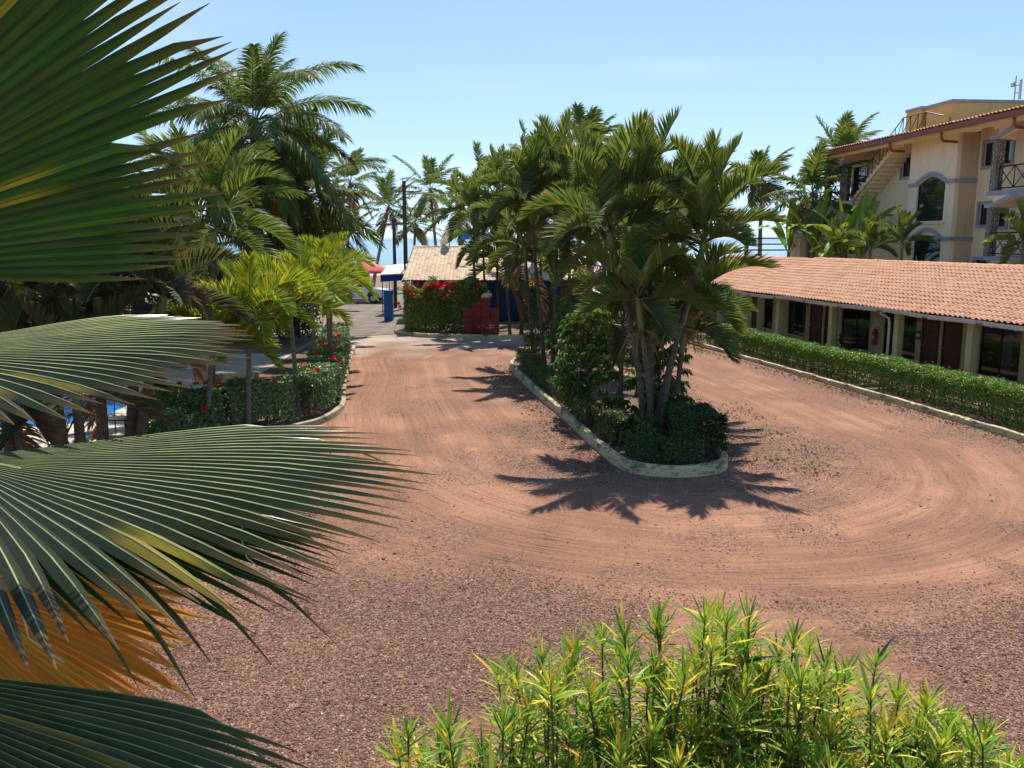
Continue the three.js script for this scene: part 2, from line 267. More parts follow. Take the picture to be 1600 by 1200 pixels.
// feather frond: rachis bent by gravity and wind, two rows of leaflets, all in the palm's own space
function frondGeo(o, rnd) {
  const g = new GB(), S = o.steps ?? 14, ds = o.L / S, wind = o.wind ?? V3(0, 0, 0), pts = [o.base.clone()], dirs = [];
  let d = V3(Math.cos(o.az) * Math.cos(o.el), Math.sin(o.el), Math.sin(o.az) * Math.cos(o.el));
  for (let i = 0; i < S; i++) { dirs.push(d.clone()); pts.push(pts[i].clone().addScaledVector(d, ds)); d = d.clone(); d.y -= o.g * ds * (0.5 + i / S); d.addScaledVector(wind, ds * 0.35 * (i / S)); d.normalize(); }
  dirs.push(d.clone());
  const rc = o.rachis ?? [0.16, 0.17, 0.05];
  g.tube(pts, (t) => lerp(o.rr ?? 0.022, 0.003, Math.pow(t, 0.8)), 4, rc, false);
  const n = o.n ?? 40, t0 = o.t0 ?? 0.16, p = V3(0, 0, 0), c = o.col;
  for (let k = 0; k < n; k++) for (const sgn of [-1, 1]) {
    const t = lerp(t0, 0.995, (k + 0.5 * rnd()) / n), f = t * S, i = Math.min(S - 1, f | 0);
    p.copy(pts[i]).lerp(pts[i + 1], f - i);
    const D = dirs[i], side = D.clone().cross(UP); if (side.lengthSq() < 1e-4) side.set(Math.sin(o.az), 0, -Math.cos(o.az)); side.normalize();
    if (o.roll) side.applyAxisAngle(D, o.roll);
    const up = side.clone().cross(D).normalize();
    const prof = (o.tipShort ?? 0.4) + (1 - (o.tipShort ?? 0.4)) * Math.sin(Math.PI * clamp(t * 0.86 + 0.10)), L = o.ll * prof * (0.88 + 0.24 * rnd());
    if (o.gap && rnd() < o.gap) continue;
    const al = lerp(o.a0 ?? 1.15, o.a1 ?? 0.45, t) + (rnd() - 0.5) * (o.mess ?? 0.18), vv = (o.v ?? 0.35) + (rnd() - 0.5) * (o.plume ?? 0.25);
    let l = D.clone().multiplyScalar(Math.cos(al)).addScaledVector(side, sgn * Math.sin(al) * Math.cos(vv)).addScaledVector(up, Math.sin(al) * Math.sin(vv)).normalize();
    const w = D.clone().addScaledVector(l, -D.dot(l)).normalize(); w.applyAxisAngle(l, (rnd() - 0.5) * (o.tw ?? 0.9) + sgn * (o.tilt ?? 0.25));
    const hw = o.lw * 0.5 * (0.75 + 0.5 * prof), q = p.clone(), seg = o.seg ?? 3, ws = seg === 3 ? [0.45, 1, 0.72, 0.03] : [0.5, 1, 0.03], sl = L / seg;
    const a = 0.78 + 0.44 * rnd(), y = rnd() < (o.yellow ?? 0.08) ? 1 : 0, cr = (y ? c[0] * 2.1 : c[0]) * a, cg = (y ? c[1] * 1.25 : c[1]) * a, cb = c[2] * a, base = g.n;
    for (let s = 0; s <= seg; s++) {
      const tip = s === seg ? (o.tipBrown ?? 0.25) * rnd() : 0;
      g.v(q.x + w.x * hw * ws[s], q.y + w.y * hw * ws[s], q.z + w.z * hw * ws[s], lerp(cr, 0.25, tip), lerp(cg, 0.17, tip), lerp(cb, 0.06, tip), 0, s);
      g.v(q.x - w.x * hw * ws[s], q.y - w.y * hw * ws[s], q.z - w.z * hw * ws[s], lerp(cr, 0.25, tip), lerp(cg, 0.17, tip), lerp(cb, 0.06, tip), 1, s);
      if (s < seg) { q.addScaledVector(l, sl); l = l.clone(); l.y -= (o.ld ?? 0.6) * sl / o.ll * (0.6 + 0.8 * rnd()); l.addScaledVector(wind, sl / o.ll * 0.9).normalize(); }
    }
    for (let s = 0; s < seg; s++) g.quad(base + 2 * s, base + 2 * s + 1, base + 2 * s + 3, base + 2 * s + 2);
  }
  return g.geo();
}
function trunkGeo(pts, r0, r1, n, col, rings = 0.12, sides = 9, bulge = 0) {
  const cv = new THREE.CatmullRomCurve3(pts), P = cv.getSpacedPoints(n), g = new GB();
  g.tube(P, (t, i) => lerp(r0, r1, Math.pow(t, 0.8)) * (1 + (i % 2 ? rings : -rings) * 0.5) + bulge * Math.exp(-t * 14), sides, (t, i) => { const v = (i % 2 ? 1.12 : 0.8) * (0.9 + 0.2 * hash2(i, n)); return [col[0] * v, col[1] * v, col[2] * v]; });
  return g.geo();
}
// o: base, top (hub), bend, fronds, L ...; kinds differ in look
function palm(name, label, o, group) {
  const rnd = R(o.seed), t = thing(name, label, 'palm tree', o.base, group), top = o.top.clone().sub(o.base), b = o.bend ?? V3(0, 0, 0);
  const path = [V3(0, -0.15, 0), top.clone().multiplyScalar(0.33).add(b), top.clone().multiplyScalar(0.68).addScaledVector(b, 0.8), top.clone()];
  const shaft = o.shaft ?? 0, end = top.clone();
  part('trunk', trunkGeo(path, o.r0 ?? 0.14, o.r1 ?? 0.1, o.rings ?? 34, o.bark ?? [0.23, 0.19, 0.15], 0.1, 9, o.bulge ?? 0.06), M.trunk, t);
  const dir = top.clone().sub(path[2]).normalize();
  if (shaft) {
    const e2 = top.clone().addScaledVector(dir, shaft), sc = o.shaftCol ?? [0.13, 0.17, 0.05];
    part('crownshaft', new GB().tube([top.clone().addScaledVector(dir, -0.08), top.clone().addScaledVector(dir, shaft * 0.15), top.clone().addScaledVector(dir, shaft * 0.6), e2], [o.r1 * 1.0, o.r1 * 1.25, o.r1 * 1.0, o.r1 * 0.6], 9, (q) => [sc[0] * (1.25 - 0.4 * q), sc[1] * (0.9 + 0.2 * q), sc[2]]).geo(), M.shaft, t);
    end.copy(e2);
  }
  const N = o.N ?? 16, elA = o.elTop ?? 1.35, elB = o.elBot ?? -0.5;
  for (let k = 0; k < N; k++) {
    const u = k / Math.max(1, N - 1), az = (o.az0 ?? 0) + k * 2.39996 + (rnd() - 0.5) * 0.4, el = lerp(elA, elB, Math.pow(u, o.elPow ?? 0.9)) + (rnd() - 0.5) * 0.22;
    const old = sstep(u, 0.78, 1) * (o.old ?? 0.5), young = 1 - u, c = o.col ?? [0.045, 0.085, 0.022];
    const col = [lerp(c[0] * (0.9 + 0.25 * young), 0.20, old * rnd()), lerp(c[1] * (0.95 + 0.15 * young), 0.15, old * rnd() * 0.8), lerp(c[2], 0.05, old)];
    const geo = frondGeo({ ...o, base: end.clone().addScaledVector(dir, -0.10 * u * (o.spread ?? 1)), az, el, L: o.L * (0.82 + 0.26 * rnd()) * (u < 0.1 ? 0.8 : 1) * (1 - (o.shrink ?? 0) * u), g: (o.g ?? 0.28) * (0.75 + 0.5 * rnd()), col, roll: (rnd() - 0.5) * (o.rollAmt ?? 0.7) }, rnd);
    part('frond', geo, o.mat ?? M.palmLeaf, t);
  }
  for (let k = 0; k < (o.dead ?? 0); k++) {   // withered fronds that hang against the stem
    const v = 0.7 + 0.5 * rnd(); part('dead_frond', frondGeo({ ...o, base: end.clone().addScaledVector(dir, -shaft * 0.9 - 0.1), az: rnd() * 6.28, el: -0.55 - 0.5 * rnd(), L: o.L * (0.55 + 0.2 * rnd()), g: 0.9, ld: 1.3, gap: 0.3, mess: 0.7, col: [0.27 * v, 0.17 * v, 0.075 * v], rachis: [0.24, 0.16, 0.08], roll: (rnd() - 0.5) }, rnd), o.mat ?? M.palmLeaf, t);
  }
  if (o.spear) part('spear_leaf', new GB().tube([end.clone(), end.clone().add(V3(0.03, o.spear * 0.6, 0.02)), end.clone().add(V3(0.1, o.spear, 0.05))], [0.03, 0.018, 0.002], 5, [0.07, 0.12, 0.03]).geo(), M.shaft, t);
  for (let k = 0; k < (o.nuts ?? 0); k++) {
    const a = k * 2.4, s = new THREE.SphereGeometry(0.11, 8, 6); s.scale(1, 1.25, 1); s.translate(end.x + Math.cos(a) * 0.24, end.y - 0.25 - 0.14 * (k % 3), end.z + Math.sin(a) * 0.24);
    part('coconut', s, M.coconut, t);
  }
  for (let k = 0; k < (o.fruit ?? 0); k++) {   // branched flower stalks below the crown
    const g = new GB(), a = rnd() * 6.28, r = (o.r1 ?? 0.1), b0 = top.clone().add(V3(Math.cos(a) * r, -0.05, Math.sin(a) * r));
    for (let q = 0; q < 16; q++) { const aa = a + (rnd() - 0.5) * 1.6, l = 0.35 + 0.35 * rnd(), m = b0.clone().add(V3(Math.cos(aa) * l * 0.5, -0.05 - 0.1 * rnd(), Math.sin(aa) * l * 0.5)); g.tube([b0, m, m.clone().add(V3(Math.cos(aa) * l * 0.4, -0.25 - 0.3 * rnd(), Math.sin(aa) * l * 0.4))], [0.012, 0.008, 0.004], 3, [0.30, 0.17, 0.05], false); }
    part('flower_stalk', g.geo(), M.shaft, t);
  }
  return t;
}
M.coconut = std({ color: rgb(0.16, 0.17, 0.04), roughness: 0.7 });
// one leaf, a bent diamond: p base, d direction, n face normal
function leaf(g, p, d, n, L, w, c, bend = 0.15) {
  const s = d.clone().cross(n).normalize(), m = p.clone().addScaledVector(d, L * 0.48).addScaledVector(n, L * bend * 0.5), t = p.clone().addScaledVector(d, L).addScaledVector(n, -L * bend * 0.6);
  const a = g.v(p.x, p.y, p.z, c[0], c[1], c[2]), b = g.v(m.x + s.x * w / 2, m.y + s.y * w / 2, m.z + s.z * w / 2, c[0], c[1], c[2]), e = g.v(t.x, t.y, t.z, c[0], c[1], c[2]), f = g.v(m.x - s.x * w / 2, m.y - s.y * w / 2, m.z - s.z * w / 2, c[0], c[1], c[2]);
  g.tri(a, b, e); g.tri(a, e, f);
}
const rdir = (rnd) => { const z = rnd() * 2 - 1, a = rnd() * 6.2832, s = Math.sqrt(1 - z * z); return V3(s * Math.cos(a), z, s * Math.sin(a)); };
// foliage through a volume: sample() -> {p, out} with out the way the surface faces there
function foliage(n, sample, rnd, L, w, cols) {
  const g = new GB();
  for (let k = 0; k < n; k++) {
    const { p, out } = sample(), nn = rdir(rnd).multiplyScalar(0.75).add(out).normalize(), d = rdir(rnd); d.addScaledVector(nn, -d.dot(nn)).normalize();
    const c0 = cols[(rnd() * cols.length) | 0], v = 0.75 + 0.5 * rnd(), s = 0.7 + 0.6 * rnd();
    leaf(g, p, d, nn, L * s, w * s, [c0[0] * v, c0[1] * v, c0[2] * v]);
  }
  return g.geo();
}
// clipped hedge: footprint along a polyline (X,Z) with width and height; leaves crowd to the shell
function hedge(name, label, category, line, width, height, o = {}) {
  const rnd = R(o.seed ?? 5), y0 = o.y0 ?? 0.05, pts = line.map(([x, z]) => V3(x, 0, -z)), lens = [0]; for (let i = 1; i < pts.length; i++) lens.push(lens[i - 1] + pts[i].distanceTo(pts[i - 1]));
  const total = lens[lens.length - 1], t = thing(name, label, category, pts[0].clone().setY(y0), o.group);
  const at = (s) => { let i = 1; while (i < pts.length - 1 && lens[i] < s) i++; const f = (s - lens[i - 1]) / (lens[i] - lens[i - 1]), d = pts[i].clone().sub(pts[i - 1]).normalize(); return { p: pts[i - 1].clone().lerp(pts[i], f), d }; };
  const clear = o.clear ?? 0.18, lump = o.lump ?? 0.07;
  const sample = () => {
    const s = -width * 0.3 + (total + width * 0.6) * rnd(), { p, d } = at(clamp(s, 0, total)), side = V3(-d.z, 0, d.x), f = rnd(); if (s < 0) p.addScaledVector(d, s); if (s > total) p.addScaledVector(d, s - total);
    const bump = 1 + (fbm(s * 1.4 + (o.seed ?? 0) * 7, 3.3, 3) - 0.5) * 4 * lump, hh = height * bump, ww = width * (1 + (fbm(s * 1.1, 9 + (o.seed ?? 0), 3) - 0.5) * 4 * lump);
    let u, v, out; const depth = Math.pow(rnd(), 2.2) * 0.3;
    if (f < 0.42) { u = rnd() * 2 - 1; v = 1 - depth * 0.5; out = V3(0, 1, 0); const e = Math.pow(Math.abs(u), 5) * (o.round ?? 0.16); v -= e; }
    else if (f < 0.9) { const sg = rnd() < 0.5 ? -1 : 1; u = sg * (1 - depth * 0.7); v = rnd(); out = side.clone().multiplyScalar(sg).addScaledVector(UP, 0.35); u *= 1 - (o.round ?? 0.16) * Math.pow(v, 4) * 0.8; }
    else { u = rnd() * 2 - 1; v = rnd() * 0.9; out = rdir(rnd); }
    const yy = clear * (0.4 + 1.1 * noise(s * 3, u * 2 + 5)) , y = yy + v * (hh - yy) + (rnd() < (o.stray ?? 0.03) ? rnd() * 0.12 : 0);
    const q = p.clone().addScaledVector(side, u * ww / 2); q.y = y; q.x += (rnd() - 0.5) * 0.05; q.z += (rnd() - 0.5) * 0.05;
    return { p: q.sub(pts[0]), out };
  };
  part('foliage', foliage(o.n ?? 12000, sample, rnd, o.L ?? 0.065, o.w ?? 0.034, o.cols ?? [[0.05, 0.11, 0.016], [0.07, 0.14, 0.02], [0.04, 0.085, 0.014]]), o.mat ?? M.hedgeLeaf, t);
  const st = new GB(), ns = Math.max(3, Math.round(total * (o.stems ?? 4)));
  for (let k = 0; k < ns; k++) { const { p, d } = at(total * (k + 0.3 + 0.4 * rnd()) / ns), side = V3(-d.z, 0, d.x); p.addScaledVector(side, (rnd() - 0.5) * width * 0.5).sub(pts[0]); for (let q = 0; q < 3; q++) st.tube([p.clone().setY(-0.05), p.clone().add(V3((rnd() - 0.5) * 0.2, height * 0.4, (rnd() - 0.5) * 0.2)), p.clone().add(V3((rnd() - 0.5) * 0.5, height * 0.85, (rnd() - 0.5) * 0.5))], [0.016, 0.012, 0.005], 4, [1, 1, 1], false); }
  part('stems', st.geo(), M.twig, t);
  t.userData.at = undefined;
  return { t, at, total, rnd, pts };
}
// five petals and a stamen
const flowerGeo = (() => {
  const g = new GB();
  for (let k = 0; k < 5; k++) { const a = k * 1.2566, d = V3(Math.cos(a), 0.35, Math.sin(a)).normalize(), s = V3(-Math.sin(a), 0, Math.cos(a)); const m = d.clone().multiplyScalar(0.05), t = d.clone().multiplyScalar(0.085).add(V3(0, -0.01, 0)), o = g.v(0, 0, 0), b = g.v(m.x + s.x * 0.035, m.y, m.z + s.z * 0.035), c = g.v(t.x, t.y, t.z), e = g.v(m.x - s.x * 0.035, m.y, m.z - s.z * 0.035); g.tri(o, b, c); g.tri(o, c, e); }
  g.tube([V3(0, 0, 0), V3(0.01, 0.09, 0.01)], [0.008, 0.004], 4);
  return g.geo();
})();
M.redPetal = phy({ color: rgb(0.62, 0.03, 0.025), roughness: 1, transmission: 0.25, thickness: 0, side: THREE.DoubleSide, specularIntensity: 0.3 });
M.pinkPetal = phy({ color: rgb(0.62, 0.03, 0.09), roughness: 1, transmission: 0.3, thickness: 0, side: THREE.DoubleSide, specularIntensity: 0.3 });
// broad-leaved sapling with drooping whorls (mango-like)
function leafyTree(name, label, o) {
  const rnd = R(o.seed), t = thing(name, label, o.category ?? 'tree', o.base), H = o.h, trunk = [V3(0, -0.1, 0), V3(0.05, H * 0.35, 0.03), V3(-0.04, H * 0.7, 0), V3(0.02, H * 0.92, 0)];
  const w = new GB(); w.tube(trunk, [o.r ?? 0.06, 0.05, 0.035, 0.015], 7);
  part('trunk', w.geo(), M.twig, t);
  const br = new GB(), g = new GB(), cols = o.cols ?? [[0.08, 0.18, 0.025], [0.12, 0.24, 0.035], [0.055, 0.12, 0.02], [0.20, 0.32, 0.06]];
  for (let k = 0; k < (o.clumps ?? 60); k++) {
    const hy = lerp(o.y0 ?? 0.3, 1, rnd()), a = rnd() * 6.283, rr = o.rad * Math.sqrt(rnd()) * (0.55 + 0.6 * Math.sin(Math.PI * clamp((hy - (o.y0 ?? 0.3)) / (1.02 - (o.y0 ?? 0.3)) * 0.85 + 0.12))) ;
    const c = V3(Math.cos(a) * rr, hy * H, Math.sin(a) * rr), f = V3(0, clamp(hy * H - rr * 0.5, 0.2, H * 0.9), 0);
    br.tube([f, f.clone().lerp(c, 0.6).add(V3(0, 0.08, 0)), c], [0.018, 0.012, 0.006], 4, [1, 1, 1], false);
    const nl = 9 + (rnd() * 6 | 0), fresh = rnd();
    for (let q = 0; q < nl; q++) {
      const aa = q * 2.4 + rnd(), d = V3(Math.cos(aa), -0.35 - 0.9 * rnd(), Math.sin(aa)).normalize(), n = V3(Math.cos(aa) * 0.6, 1, Math.sin(aa) * 0.6).addScaledVector(d, -0.3).normalize();
      n.addScaledVector(d, -n.dot(d)).normalize();
      const c0 = cols[fresh > 0.82 ? 3 : (rnd() * 3) | 0], v = 0.75 + 0.5 * rnd();
      leaf(g, c.clone().add(rdir(rnd).multiplyScalar(0.04)), d, n, (o.L ?? 0.24) * (0.7 + 0.6 * rnd()), (o.w ?? 0.06) * (0.8 + 0.4 * rnd()), [c0[0] * v, c0[1] * v, c0[2] * v], 0.3);
    }
  }
  part('branches', br.geo(), M.twig, t); part('crown', g.geo(), M.softLeaf, t);
  return t;
}
// ---------------------------------------------------------------- roof tiles
function tileGeo(w, l, amp, seed = 0) {   // one curved clay tile: pan and roll across x, length along z (down slope), with a lip
  const g = new GB(), n = 8, th = 0.014;
  for (const top of [1, 0]) for (let i = 0; i <= n; i++) for (const e of [0, 1]) {
    const u = i / n, y = (0.5 + 0.5 * Math.cos(u * 2 * Math.PI + Math.PI)) * amp * (e ? 1.06 : 0.94) - (top ? 0 : th);
    g.v((u - 0.5) * w * 1.06, y, (e - 0.5) * l, 1, 1, 1, u, e);
  }
  const row = (n + 1) * 2;
  for (let i = 0; i < n; i++) { const a = 2 * i; g.quad(a, a + 1, a + 3, a + 2); }
  for (let i = 0; i < n; i++) { const a = 2 * i + 1; g.quad(a, a + row, a + row + 2, a + 2); }   // lip at the lower end
  return g.geo();
}
const tileTex = tex(256, 256, (i, j) => { const a = pf(i, j, 256, 4, 5), b = pf(i + 40, j, 256, 40, 2), v = 0.72 + 0.4 * (a - 0.5) + 0.2 * (b - 0.5), k = sstep(a, 0.62, 0.75); return [v, v * lerp(1, 0.97, k), v * lerp(1, 0.95, k)]; });
M.tiles = [[0.80, 0.41, 0.235], [0.84, 0.45, 0.27], [0.76, 0.385, 0.22], [0.82, 0.47, 0.31], [0.66, 0.33, 0.19]].map(([r, g, b]) => std({ color: rgb(r, g, b), map: tileTex, bumpMap: T.grain, bumpScale: 0.004, roughness: 0.85 }));
M.tileMix = std({ color: 0xffffff, vertexColors: true, map: tileTex, bumpMap: T.grain, bumpScale: 0.004, roughness: 0.85 });
M.tilePale = std({ color: rgb(0.85, 0.66, 0.48), roughness: 0.9, map: rep(T.stain, 0.25, 0.25), bumpMap: rep(T.grain, 2, 2), bumpScale: 0.004 });
// tiles over a plane: origin at the eave, rows climb the slope; the nearest to the viewer are single meshes, the rest one mass
function tileRoof(parent, s0, s1, z0, y0, z1, y1, w, l, amp, single, seed, restName = 'roof_tile_field') {
  const rnd = R(seed), run = Math.hypot(z1 - z0, y1 - y0), rows = Math.round(run / l), cols = Math.round((s1 - s0) / w), ang = Math.atan2(y1 - y0, z1 - z0), list = [];
  const variants = [0, 1].map((k) => tileGeo(w, l * 1.16, amp, k)), rest = new GB();
  parent.updateMatrixWorld(true);
  const eye = parent.worldToLocal(V3(0, 5, 0));
  for (let r = 0; r < rows; r++) for (let c = 0; c < cols; c++) {
    const t = (r + 0.5) / rows, s = s0 + (c + 0.5) * w, z = lerp(z0, z1, t), y = lerp(y0, y1, t) + 0.03, sag = (fbm(s * 0.5 + seed, r * 0.2, 2) - 0.5) * 0.05;
    const p = V3(s + (rnd() - 0.5) * 0.012, y + sag + (rnd() - 0.5) * 0.006, z + (rnd() - 0.5) * 0.016), slip = rnd() < 0.012;
    if (slip) { p.y -= 0.0; p.z -= 0.03; }
    list.push({ p, ry: (rnd() - 0.5) * (slip ? 0.14 : 0.03), rx: ang - 0.085 + (rnd() - 0.5) * 0.03, m: rnd() < 0.1 ? 4 : (rnd() * 4) | 0, v: rnd() < 0.5 ? 0 : 1, d: p.distanceTo(eye), in: true });
  }
  // those in view and nearest
  const q = V3(0, 0, 0);
  for (const t of list) { q.copy(t.p); parent.localToWorld(q); q.sub(camera.position).applyQuaternion(camera.quaternion.clone().invert()); t.seen = Math.abs(q.x / -q.z) < 0.62; }
  list.sort((a, b) => (b.seen - a.seen) || a.d - b.d);
  const m4 = new THREE.Matrix4(), e = new THREE.Euler(), qq = new THREE.Quaternion(), one = V3(1, 1, 1), vv = V3(0, 0, 0);
  list.forEach((t, k) => {
    e.set(-t.rx, t.ry, 0, 'YXZ'); qq.setFromEuler(e);
    if (k < single) { const m = part('roof_tile', variants[t.v], M.tiles[t.m], parent); m.position.copy(t.p); m.quaternion.copy(qq); return; }
    m4.compose(t.p, qq, one); const g = variants[t.v], P = g.attributes.position, U = g.attributes.uv, c = M.tiles[t.m].color, b = rest.n;
    for (let i = 0; i < P.count; i++) { vv.fromBufferAttribute(P, i).applyMatrix4(m4); rest.v(vv.x, vv.y, vv.z, c.r, c.g, c.b, U.getX(i), U.getY(i)); }
    for (let i = 0; i < g.index.count; i++) rest.i.push(b + g.index.array[i]);
  });
  if (rest.n) { const m = part(restName, rest.geo(), M.tileMix, parent); m.userData.kind = 'stuff'; }
}
M.sage = plaster(0.46, 0.40, 0.19); M.column = plaster(0.52, 0.46, 0.22); M.cream = plaster(0.62, 0.54, 0.36);
M.whitePlastic = std({ color: rgb(0.62, 0.55, 0.48), roughness: 0.5, map: rep(T.stain, 0.4, 0.4) });
M.door = std({ color: rgb(0.085, 0.018, 0.013), roughness: 0.5, bumpMap: rep(T.bark, 1, 3), bumpScale: 0.004 });
M.glass = phy({ color: rgb(0.55, 0.62, 0.66), transmission: 1, thickness: 0, roughness: 0.03, ior: 1.5 });
M.darkGlass = phy({ color: rgb(0.012, 0.016, 0.024), roughness: 0.04, metalness: 0, clearcoat: 0.6, clearcoatRoughness: 0.02 });
M.curtain = phy({ color: rgb(0.62, 0.62, 0.62), roughness: 1, transmission: 0.35, thickness: 0, side: THREE.DoubleSide });
M.floorTile = std({ color: rgb(0.30, 0.12, 0.075), roughness: 0.6, map: rep(T.mottle, 0.8, 0.8) });
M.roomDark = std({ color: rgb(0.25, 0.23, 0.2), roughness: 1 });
M.fascia = std({ color: rgb(0.10, 0.045, 0.03), roughness: 0.7 });

// a wall in the plane z = zf..zb with openings [s0,s1,y0,y1]
function wallWith(s0, s1, y0, y1, zf, zb, holes) {
  const g = new GB(), spans = new Map(); for (const h of holes) { const k = h[0] + '|' + h[1]; if (!spans.has(k)) spans.set(k, []); spans.get(k).push(h); }
  let s = s0;
  for (const list of [...spans.values()].sort((a, b) => a[0][0] - b[0][0])) {
    const [a, b] = list[0]; if (a > s) g.box(s, a, y0, y1, zf, zb);
    let y = y0; for (const [, , c, d] of list.sort((p, q) => p[2] - q[2])) { if (c > y) g.box(a, b, y, c, zf, zb); y = d; } if (y < y1) g.box(a, b, y, y1, zf, zb);
    s = b;
  }
  if (s < s1) g.box(s, s1, y0, y1, zf, zb);
  return g.geo();
}
function frameWindow(parent, s0, s1, y0, y1, z, mullions = 1, frameMat = M.metalDark, glass = M.glass, depth = 0.06) {
  const f = 0.045, g = new GB();
  g.box(s0, s0 + f, y0, y1, z, z + depth); g.box(s1 - f, s1, y0, y1, z, z + depth); g.box(s0 + f, s1 - f, y0, y0 + f, z, z + depth); g.box(s0 + f, s1 - f, y1 - f, y1, z, z + depth);
  for (let k = 1; k <= mullions; k++) { const s = lerp(s0, s1, k / (mullions + 1)); g.box(s - f / 2, s + f / 2, y0 + f, y1 - f, z + 0.004, z + depth - 0.004); }
  const w = part('window', g.geo(), frameMat, parent);
  for (let k = 0; k <= mullions; k++) { const a = lerp(s0, s1, k / (mullions + 1)) + f, b = lerp(s0, s1, (k + 1) / (mullions + 1)) - f; part('pane', boxes([a - f / 3, b + f / 3, y0 + f, y1 - f, z + depth * 0.45, z + depth * 0.45 + 0.006]), glass, w); }
  return w;
}
// ---------------------------------------------------------------- low guest wing on the right: local x runs away along the eave, z runs inward
const wing = thing('guest_wing', 'long single-storey guest wing with terracotta tiled roof, yellow columns and dark red doors', 'building', W(15.25, 0, 25.79), undefined, Math.atan2(0.97589, -0.21828));
{
  const S0 = -6, S1 = 18.62, holes = [[1.4, 3.17, 0.42, 2.3], [4.0, 5.01, 0.1, 2.2], [5.14, 6.13, 0.1, 2.2], [6.41, 8.33, 0.45, 2.3], [9.25, 11.23, 0.45, 2.3], [11.5, 12.52, 0.1, 2.2], [12.67, 13.7, 0.1, 2.2], [14.05, 15.6, 0.5, 2.3], [17.04, 17.91, 0.55, 2.1], [-1.6, -0.6, 0.1, 2.2], [-2.75, -1.75, 0.1, 2.2]];
  part('front_wall', wallWith(S0, S1, 0, 2.86, 1.5, 1.66, holes), M.sage, wing);
  part('back_wall', boxes([S0, S1, 0, 3.72, 5.3, 5.46], [S0, S0 + 0.16, 0, 2.8, 1.662, 5.298], [S1 - 0.16, S1, 0, 2.8, 1.662, 5.298]), M.sage, wing);
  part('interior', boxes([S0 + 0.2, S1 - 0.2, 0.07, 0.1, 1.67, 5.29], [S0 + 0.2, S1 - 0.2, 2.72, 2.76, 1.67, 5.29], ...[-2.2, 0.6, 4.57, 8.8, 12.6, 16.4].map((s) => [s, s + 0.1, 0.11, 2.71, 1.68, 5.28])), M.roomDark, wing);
  part('porch_floor', boxes([S0, S1, 0, 0.1, -1.35, 1.495]), M.floorTile, wing);
  for (const [a, b, c, d] of holes) {
    if (c < 0.2) {   // door with frame, panels and knob
      const f = part('door', new GB().box(a + 0.04, b - 0.04, c + 0.01, d - 0.04, 1.56, 1.6).box(a, a + 0.04, c + 0.002, d, 1.53, 1.63).box(b - 0.04, b, c + 0.002, d, 1.53, 1.63).box(a + 0.04, b - 0.04, d - 0.04, d, 1.53, 1.63).geo(), M.door, wing);
      for (const [u0, u1] of [[0.14, 0.47], [0.53, 0.86]]) for (const [v0, v1] of [[0.08, 0.40], [0.46, 0.70], [0.75, 0.95]]) part('door_panel', chamfer(lerp(a, b, u0), lerp(a, b, u1), lerp(c, d, v0), lerp(c, d, v1), 1.545, 1.562, 0.008), M.door, f);
      const k = new THREE.SphereGeometry(0.03, 8, 6); k.translate(b - 0.1, c + 1.0, 1.525); part('door_knob', k, M.brass ??= std({ color: rgb(0.5, 0.38, 0.16), metalness: 0.9, roughness: 0.35 }), f);
    } else {
      frameWindow(wing, a + 0.003, b - 0.003, c + 0.003, d - 0.003, 1.55, b - a > 1.2 ? 1 : 0);
      part('window_sill', chamfer(a - 0.04, b + 0.04, c - 0.06, c - 0.002, 1.43, 1.498, 0.01), M.cream, wing);
    }
  }
  // a curtain hangs inside some windows, gathered to one side
  for (const [a, b] of [[2.05, 2.5], [9.9, 10.25], [14.5, 14.75]]) {
    const g = new GB(), n = 24; for (let i = 0; i <= n; i++) for (const y of [0.5, 2.25]) { const u = i / n; g.v(lerp(a, b, u) + (y < 1 ? 0.03 * Math.sin(u * 4) : 0), y, 1.8 + 0.035 * Math.sin(u * 34), 1, 1, 1, u, y); }
    for (let i = 0; i < n; i++) g.quad(2 * i, 2 * i + 2, 2 * i + 3, 2 * i + 1); part('curtain', g.geo(), M.curtain, wing);
  }
  for (const s of [17.72, 14.12, 9.88, 5.70, 2.02, -1.9, -5.6]) { const c = part('column', chamfer(s - 0.13, s + 0.13, 0.1, 2.36, 0.07, 0.33, 0.015), M.column, wing); part('capital', boxes([s - 0.19, s + 0.19, 2.29, 2.362, 0.0, 0.4]), M.column, c); }
  part('eave_beam', boxes([S0, S1, 2.362, 2.47, 0.06, 0.34]), M.fascia, wing);
  const slope = Math.atan2(1.46, 4.75);
  const rb = new GB(); { const a = [-0.12, 2.37], b = [4.62, 3.83], q = (s, [z, y], dy) => rb.v(s, y + dy, z, 1, 1, 1, s, z); const f = [[S0, a], [S1, a], [S1, b], [S0, b]]; const lo = f.map(([s, p]) => q(s, p, 0)), hi = f.map(([s, p]) => q(s, p, 0.06)); rb.quad(lo[3], lo[2], lo[1], lo[0]); rb.quad(hi[0], hi[1], hi[2], hi[3]); for (let k = 0; k < 4; k++) rb.quad(lo[k], lo[(k + 1) % 4], hi[(k + 1) % 4], hi[k]); }
  part('roof_deck', rb.geo(), M.fascia, wing);
  part('back_roof', boxes([S0, S1, 3.72, 3.78, 4.66, 5.7]), M.tileMix, wing);
  tileRoof(wing, S0, S1, -0.22, 2.44, 4.62, 3.93, 0.235, 0.36, 0.075, 300, 21);
  for (let k = 0; k < 70; k++) { const s = S0 + 0.18 + k * 0.352; if (s > S1) break; const h = new THREE.CylinderGeometry(0.105, 0.115, 0.39, 7, 1, true, 0, Math.PI); h.rotateX(-Math.PI / 2); h.rotateZ(0); h.rotateY(Math.PI / 2); h.translate(s, 3.95 + (hash2(k, 4) - 0.5) * 0.02, 4.66); part('ridge_tile', h, M.tiles[k % 4], wing); }
